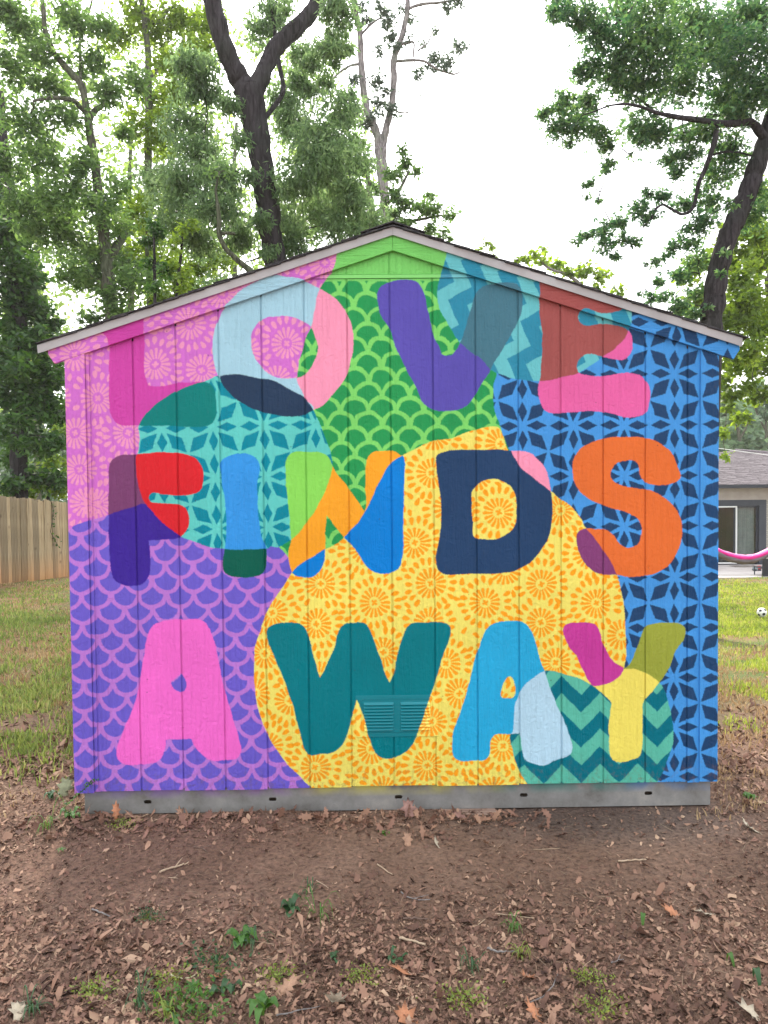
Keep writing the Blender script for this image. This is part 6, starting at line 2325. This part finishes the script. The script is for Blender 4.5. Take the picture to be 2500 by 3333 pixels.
weeds = [
    (790, 3075, 'broad', .085, WEED, 'broad-leaved green weed in the left foreground, left of the dark grassy clump'),
    (832, 3072, 'blade', .095, WEED_D, 'dark green spiky grass clump in the left foreground'),
    (935, 2970, 'broad', .07, WEED_D, 'rounded dark green weed with broad leaves up the slope from the spiky clump'),
    (1035, 2990, 'blade', .095, WEED, 'loose green grass tuft with pale stems left of the middle foreground'),
    (849, 3300, 'broad', .08, WEED, 'bright green three-leaved weed at the bottom edge, left of the middle'),
    (740, 3230, 'broad', .055, WEED_D, 'slender upright weed with paired leaves in the left foreground'),
    (629, 3225, 'star', .045, WEED, 'small star-shaped green weed right of the pale pod'),
    (548, 3205, 'fern', .05, WEED_Y, 'yellow-green feathery weed beside the pale pod'),
    (600, 3275, 'fern', .07, WEED, 'low feathery green weed patch near the bottom, left of the middle'),
    (450, 3280, 'blade', .08, WEED_D, 'upright dark grass blades near the bottom edge left'),
    (103, 3300, 'blade', .07, WEED_D, 'blurred dark grass tuft in the bottom left corner'),
    (1180, 3190, 'fern', .045, WEED_Y, 'thin yellow-green weed near the middle foreground'),
    (1285, 3130, 'broad', .04, WEED_D, 'low dark weed just above the big orange-brown leaf'),
    (1095, 3120, 'broad', .03, WEED_D, 'tiny dark-leaved sprout in the middle left foreground'),
    (2092, 3012, 'single', .035, WEED, 'single green leaf standing upright in the litter at the right'),
    (2390, 3150, 'single', .038, WEED, 'narrow green leaf standing in the litter near the right edge'),
    (2474, 3212, 'single', .045, WEED_D, 'broad green leaf at the right edge of the foreground'),
    (1917, 3190, 'fern', .04, WEED_Y, 'small pale green tuft in the lower right foreground'),
    (1511, 3262, 'fern', .055, WEED_Y, 'yellow-green moss-like weed patch near the bottom, right of the middle'),
    (152, 2700, 'blade', .11, WEED, 'tall thin grass sprout in the litter left of the shed'),
    (398, 2692, 'fern', .045, WEED_Y, 'yellow-green sprig in front of the steel base near its left end'),
    (1250, 2716, 'broad', .03, WEED, 'small bright green sprout below the middle of the steel base'),
    (1672, 3030, 'blade', .05, WEED, 'short green grass sprout under the long pale twig'),
    (200, 2775, 'star', .03, WEED, 'tiny green seedling on the soil at the far left'),
    (1540, 3160, 'blade', .06, WEED_D, 'sparse grass blades right of the big orange-brown leaf'),
    (230, 2660, 'broad', .06, WEED, 'leafy green weed growing by the lower left corner of the shed'),
    (170, 2600, 'broad', .06, WEED_D, 'spreading green weed in the litter just left of the shed corner'),
    (1010, 2905, 'blade', .05, WEED_D, 'thin grass blades above the rounded dark weed'),
    (700, 3150, 'fern', .07, WEED_D, 'low feathery dark green patch between the two left foreground clumps and the pod'),
    (640, 3320, 'fern', .07, WEED, 'feathery green patch cut by the bottom edge, left of the three-leaved weed'),
    (540, 3318, 'blade', .06, WEED_Y, 'pale yellow-green grass tuft at the bottom edge, right of the dark upright blades'),
    (900, 3190, 'fern', .05, WEED_Y, 'thin yellow-green patch right of the slender upright weed'),
    (300, 3240, 'fern', .05, WEED_Y, 'sparse yellow-green wisps around the small round leaf, lower left'),
    (1960, 3290, 'fern', .05, WEED_Y, 'faint yellow-green moss patch near the bottom, right of the curved twig'),
    (1700, 3120, 'blade', .05, WEED_Y, 'few thin pale grass stems beside the mottled grey stick'),
    (480, 2990, 'fern', .04, WEED_D, 'faint dark green seedlings in the litter right of the knobbly grey stick'),
    (2440, 2600, 'broad', .05, WEED, 'bright green broad-leaved weed on the right side of the shed'),
]
rw_ = random.Random(4)
for (px_, py_, kind_, sz, mt_, lb) in weeds:
    g = ground_at(px_, py_)
    if g[1] > -.05 and BX0 < g[0] < BX1:
        g[1] = -.06
        g[2] = float(terrain(g[0], -.06))
    root = thing('weed', lb, 'weed', tuple(g), 'green weeds scattered over the litter')
    if kind_ == 'blade':
        for k in range(14):
            mb = MB()
            strap_leaf(mb, (rw_.uniform(-.012, .012), rw_.uniform(-.012, .012), 0), rw_.uniform(0, 6.28), sz * rw_.uniform(.6, 1.4), .0042, rw_.uniform(.7, 2.0))
            mb.build('blade', mt_, root, True)
    elif kind_ == 'broad':
        for k in range(8):
            mb = MB()
            strap_leaf(mb, (rw_.uniform(-.02, .02), rw_.uniform(-.015, .015), rw_.uniform(0, .25) * sz), k * 2.4 + rw_.uniform(-.3, .3), sz * rw_.uniform(.6, 1.1), sz * rw_.uniform(.3, .5), rw_.uniform(.4, 1.3), 4)
            mb.build('leaf', mt_, root, True)
    elif kind_ == 'star':
        for k in range(7):
            mb = MB()
            strap_leaf(mb, (0, 0, .01), k * .9, sz * rw_.uniform(.8, 1.1), sz * .22, .5, 4)
            mb.build('leaf', mt_, root, True)
    elif kind_ == 'single':
        mb = MB()
        strap_leaf(mb, (0, 0, 0), rw_.uniform(1, 2.2), sz, sz * .5, 2.2, 5)
        mb.build('leaf', mt_, root, True)
    else:
        n = 160
        P = rng.normal(0, 1, (n, 3)) * np.array([sz * .75, sz * .6, sz * .22]) + np.array([0, 0, sz * .35])
        P[:, 2] = np.abs(P[:, 2])
        V, F = leaves_vf(P, sz * .24, .5, -.5, 1)
        np_mesh('leaves', V, F, 4, mt_, root)
        mb = MB()
        for k in range(9):
            e_ = P[k * 7]
            mb.tube([(0, 0, 0), tuple(e_)], [.0011, .0006], 4)
        mb.build('stem', WEED_Y, root)

# the trailing vine at the shed's lower left corner
vn = ground_at(228, 2650)
vine = thing('vine', 'thin green vine climbing the purple lower left corner of the shed', 'vine', tuple(vn))
path_ = [at(235, 2655, -.12), at(205, 2632, -.10), at(250, 2590, -.07), at(285, 2560, -.05), at(318, 2538, -.035)]
mb = MB()
mb.tube([Vector(p) - Vector(vn) for p in path_], [.002, .0018, .0015, .0012, .0008], 5)
mb.build('stem', WEED, vine)
for k in range(26):
    t = rw_.uniform(0, 3.99)
    i = int(t)
    p = path_[i] * (1 - t + i) + path_[i + 1] * (t - i)
    mb = MB()
    strap_leaf(mb, Vector(p) - Vector(vn), rw_.uniform(2.4, 7.0), rw_.uniform(.016, .030), .014, 1.0, 3)
    mb.build('leaf', WEED if k % 3 else WEED_D, vine, True)
# creeper on the fence
fv = thing('creeper', 'small green creeper hanging down the fence boards near the shed', 'creeper', (FX + .03, 14.0, .9))
cp = [(0, 0, .55), (.01, .3, .1), (.01, .1, -.4), (.01, .5, -.75)]
mb = MB()
mb.tube([Vector(p) for p in cp], .006, 5)
mb.build('stem', B_DARK, fv)
P = []
for k in range(36):
    t = rw_.uniform(0, 2.99)
    i = int(t)
    a, b2 = Vector(cp[i]), Vector(cp[i + 1])
    q = a.lerp(b2, t - i) + Vector((rw_.uniform(.01, .06), rw_.gauss(0, .09), rw_.gauss(0, .05)))
    P.append(q)
V, F = leaves_vf(np.array([tuple(p) for p in P]), .075, .55, .4, 1)
np_mesh('leaves', V, F, 4, L_IVY, fv)


# ------------------------------------------------------------------ humid air round the whole yard
mt = bpy.data.materials.new('haze')
mt.use_nodes = True
nt = mt.node_tree
nt.nodes.clear()
o_ = nt.nodes.new('ShaderNodeOutputMaterial')
pv = nt.nodes.new('ShaderNodeVolumePrincipled')
pv.inputs['Color'].default_value = (1.0, .97, .93, 1)
pv.inputs['Density'].default_value = HAZE
pv.inputs['Anisotropy'].default_value = .2
nt.links.new(pv.outputs[0], o_.inputs['Volume'])
mb = MB()
mb.box(-119, 119, -64, 119, -4.2, 25.0)
mb.build('haze', mt, None, kind='stuff')
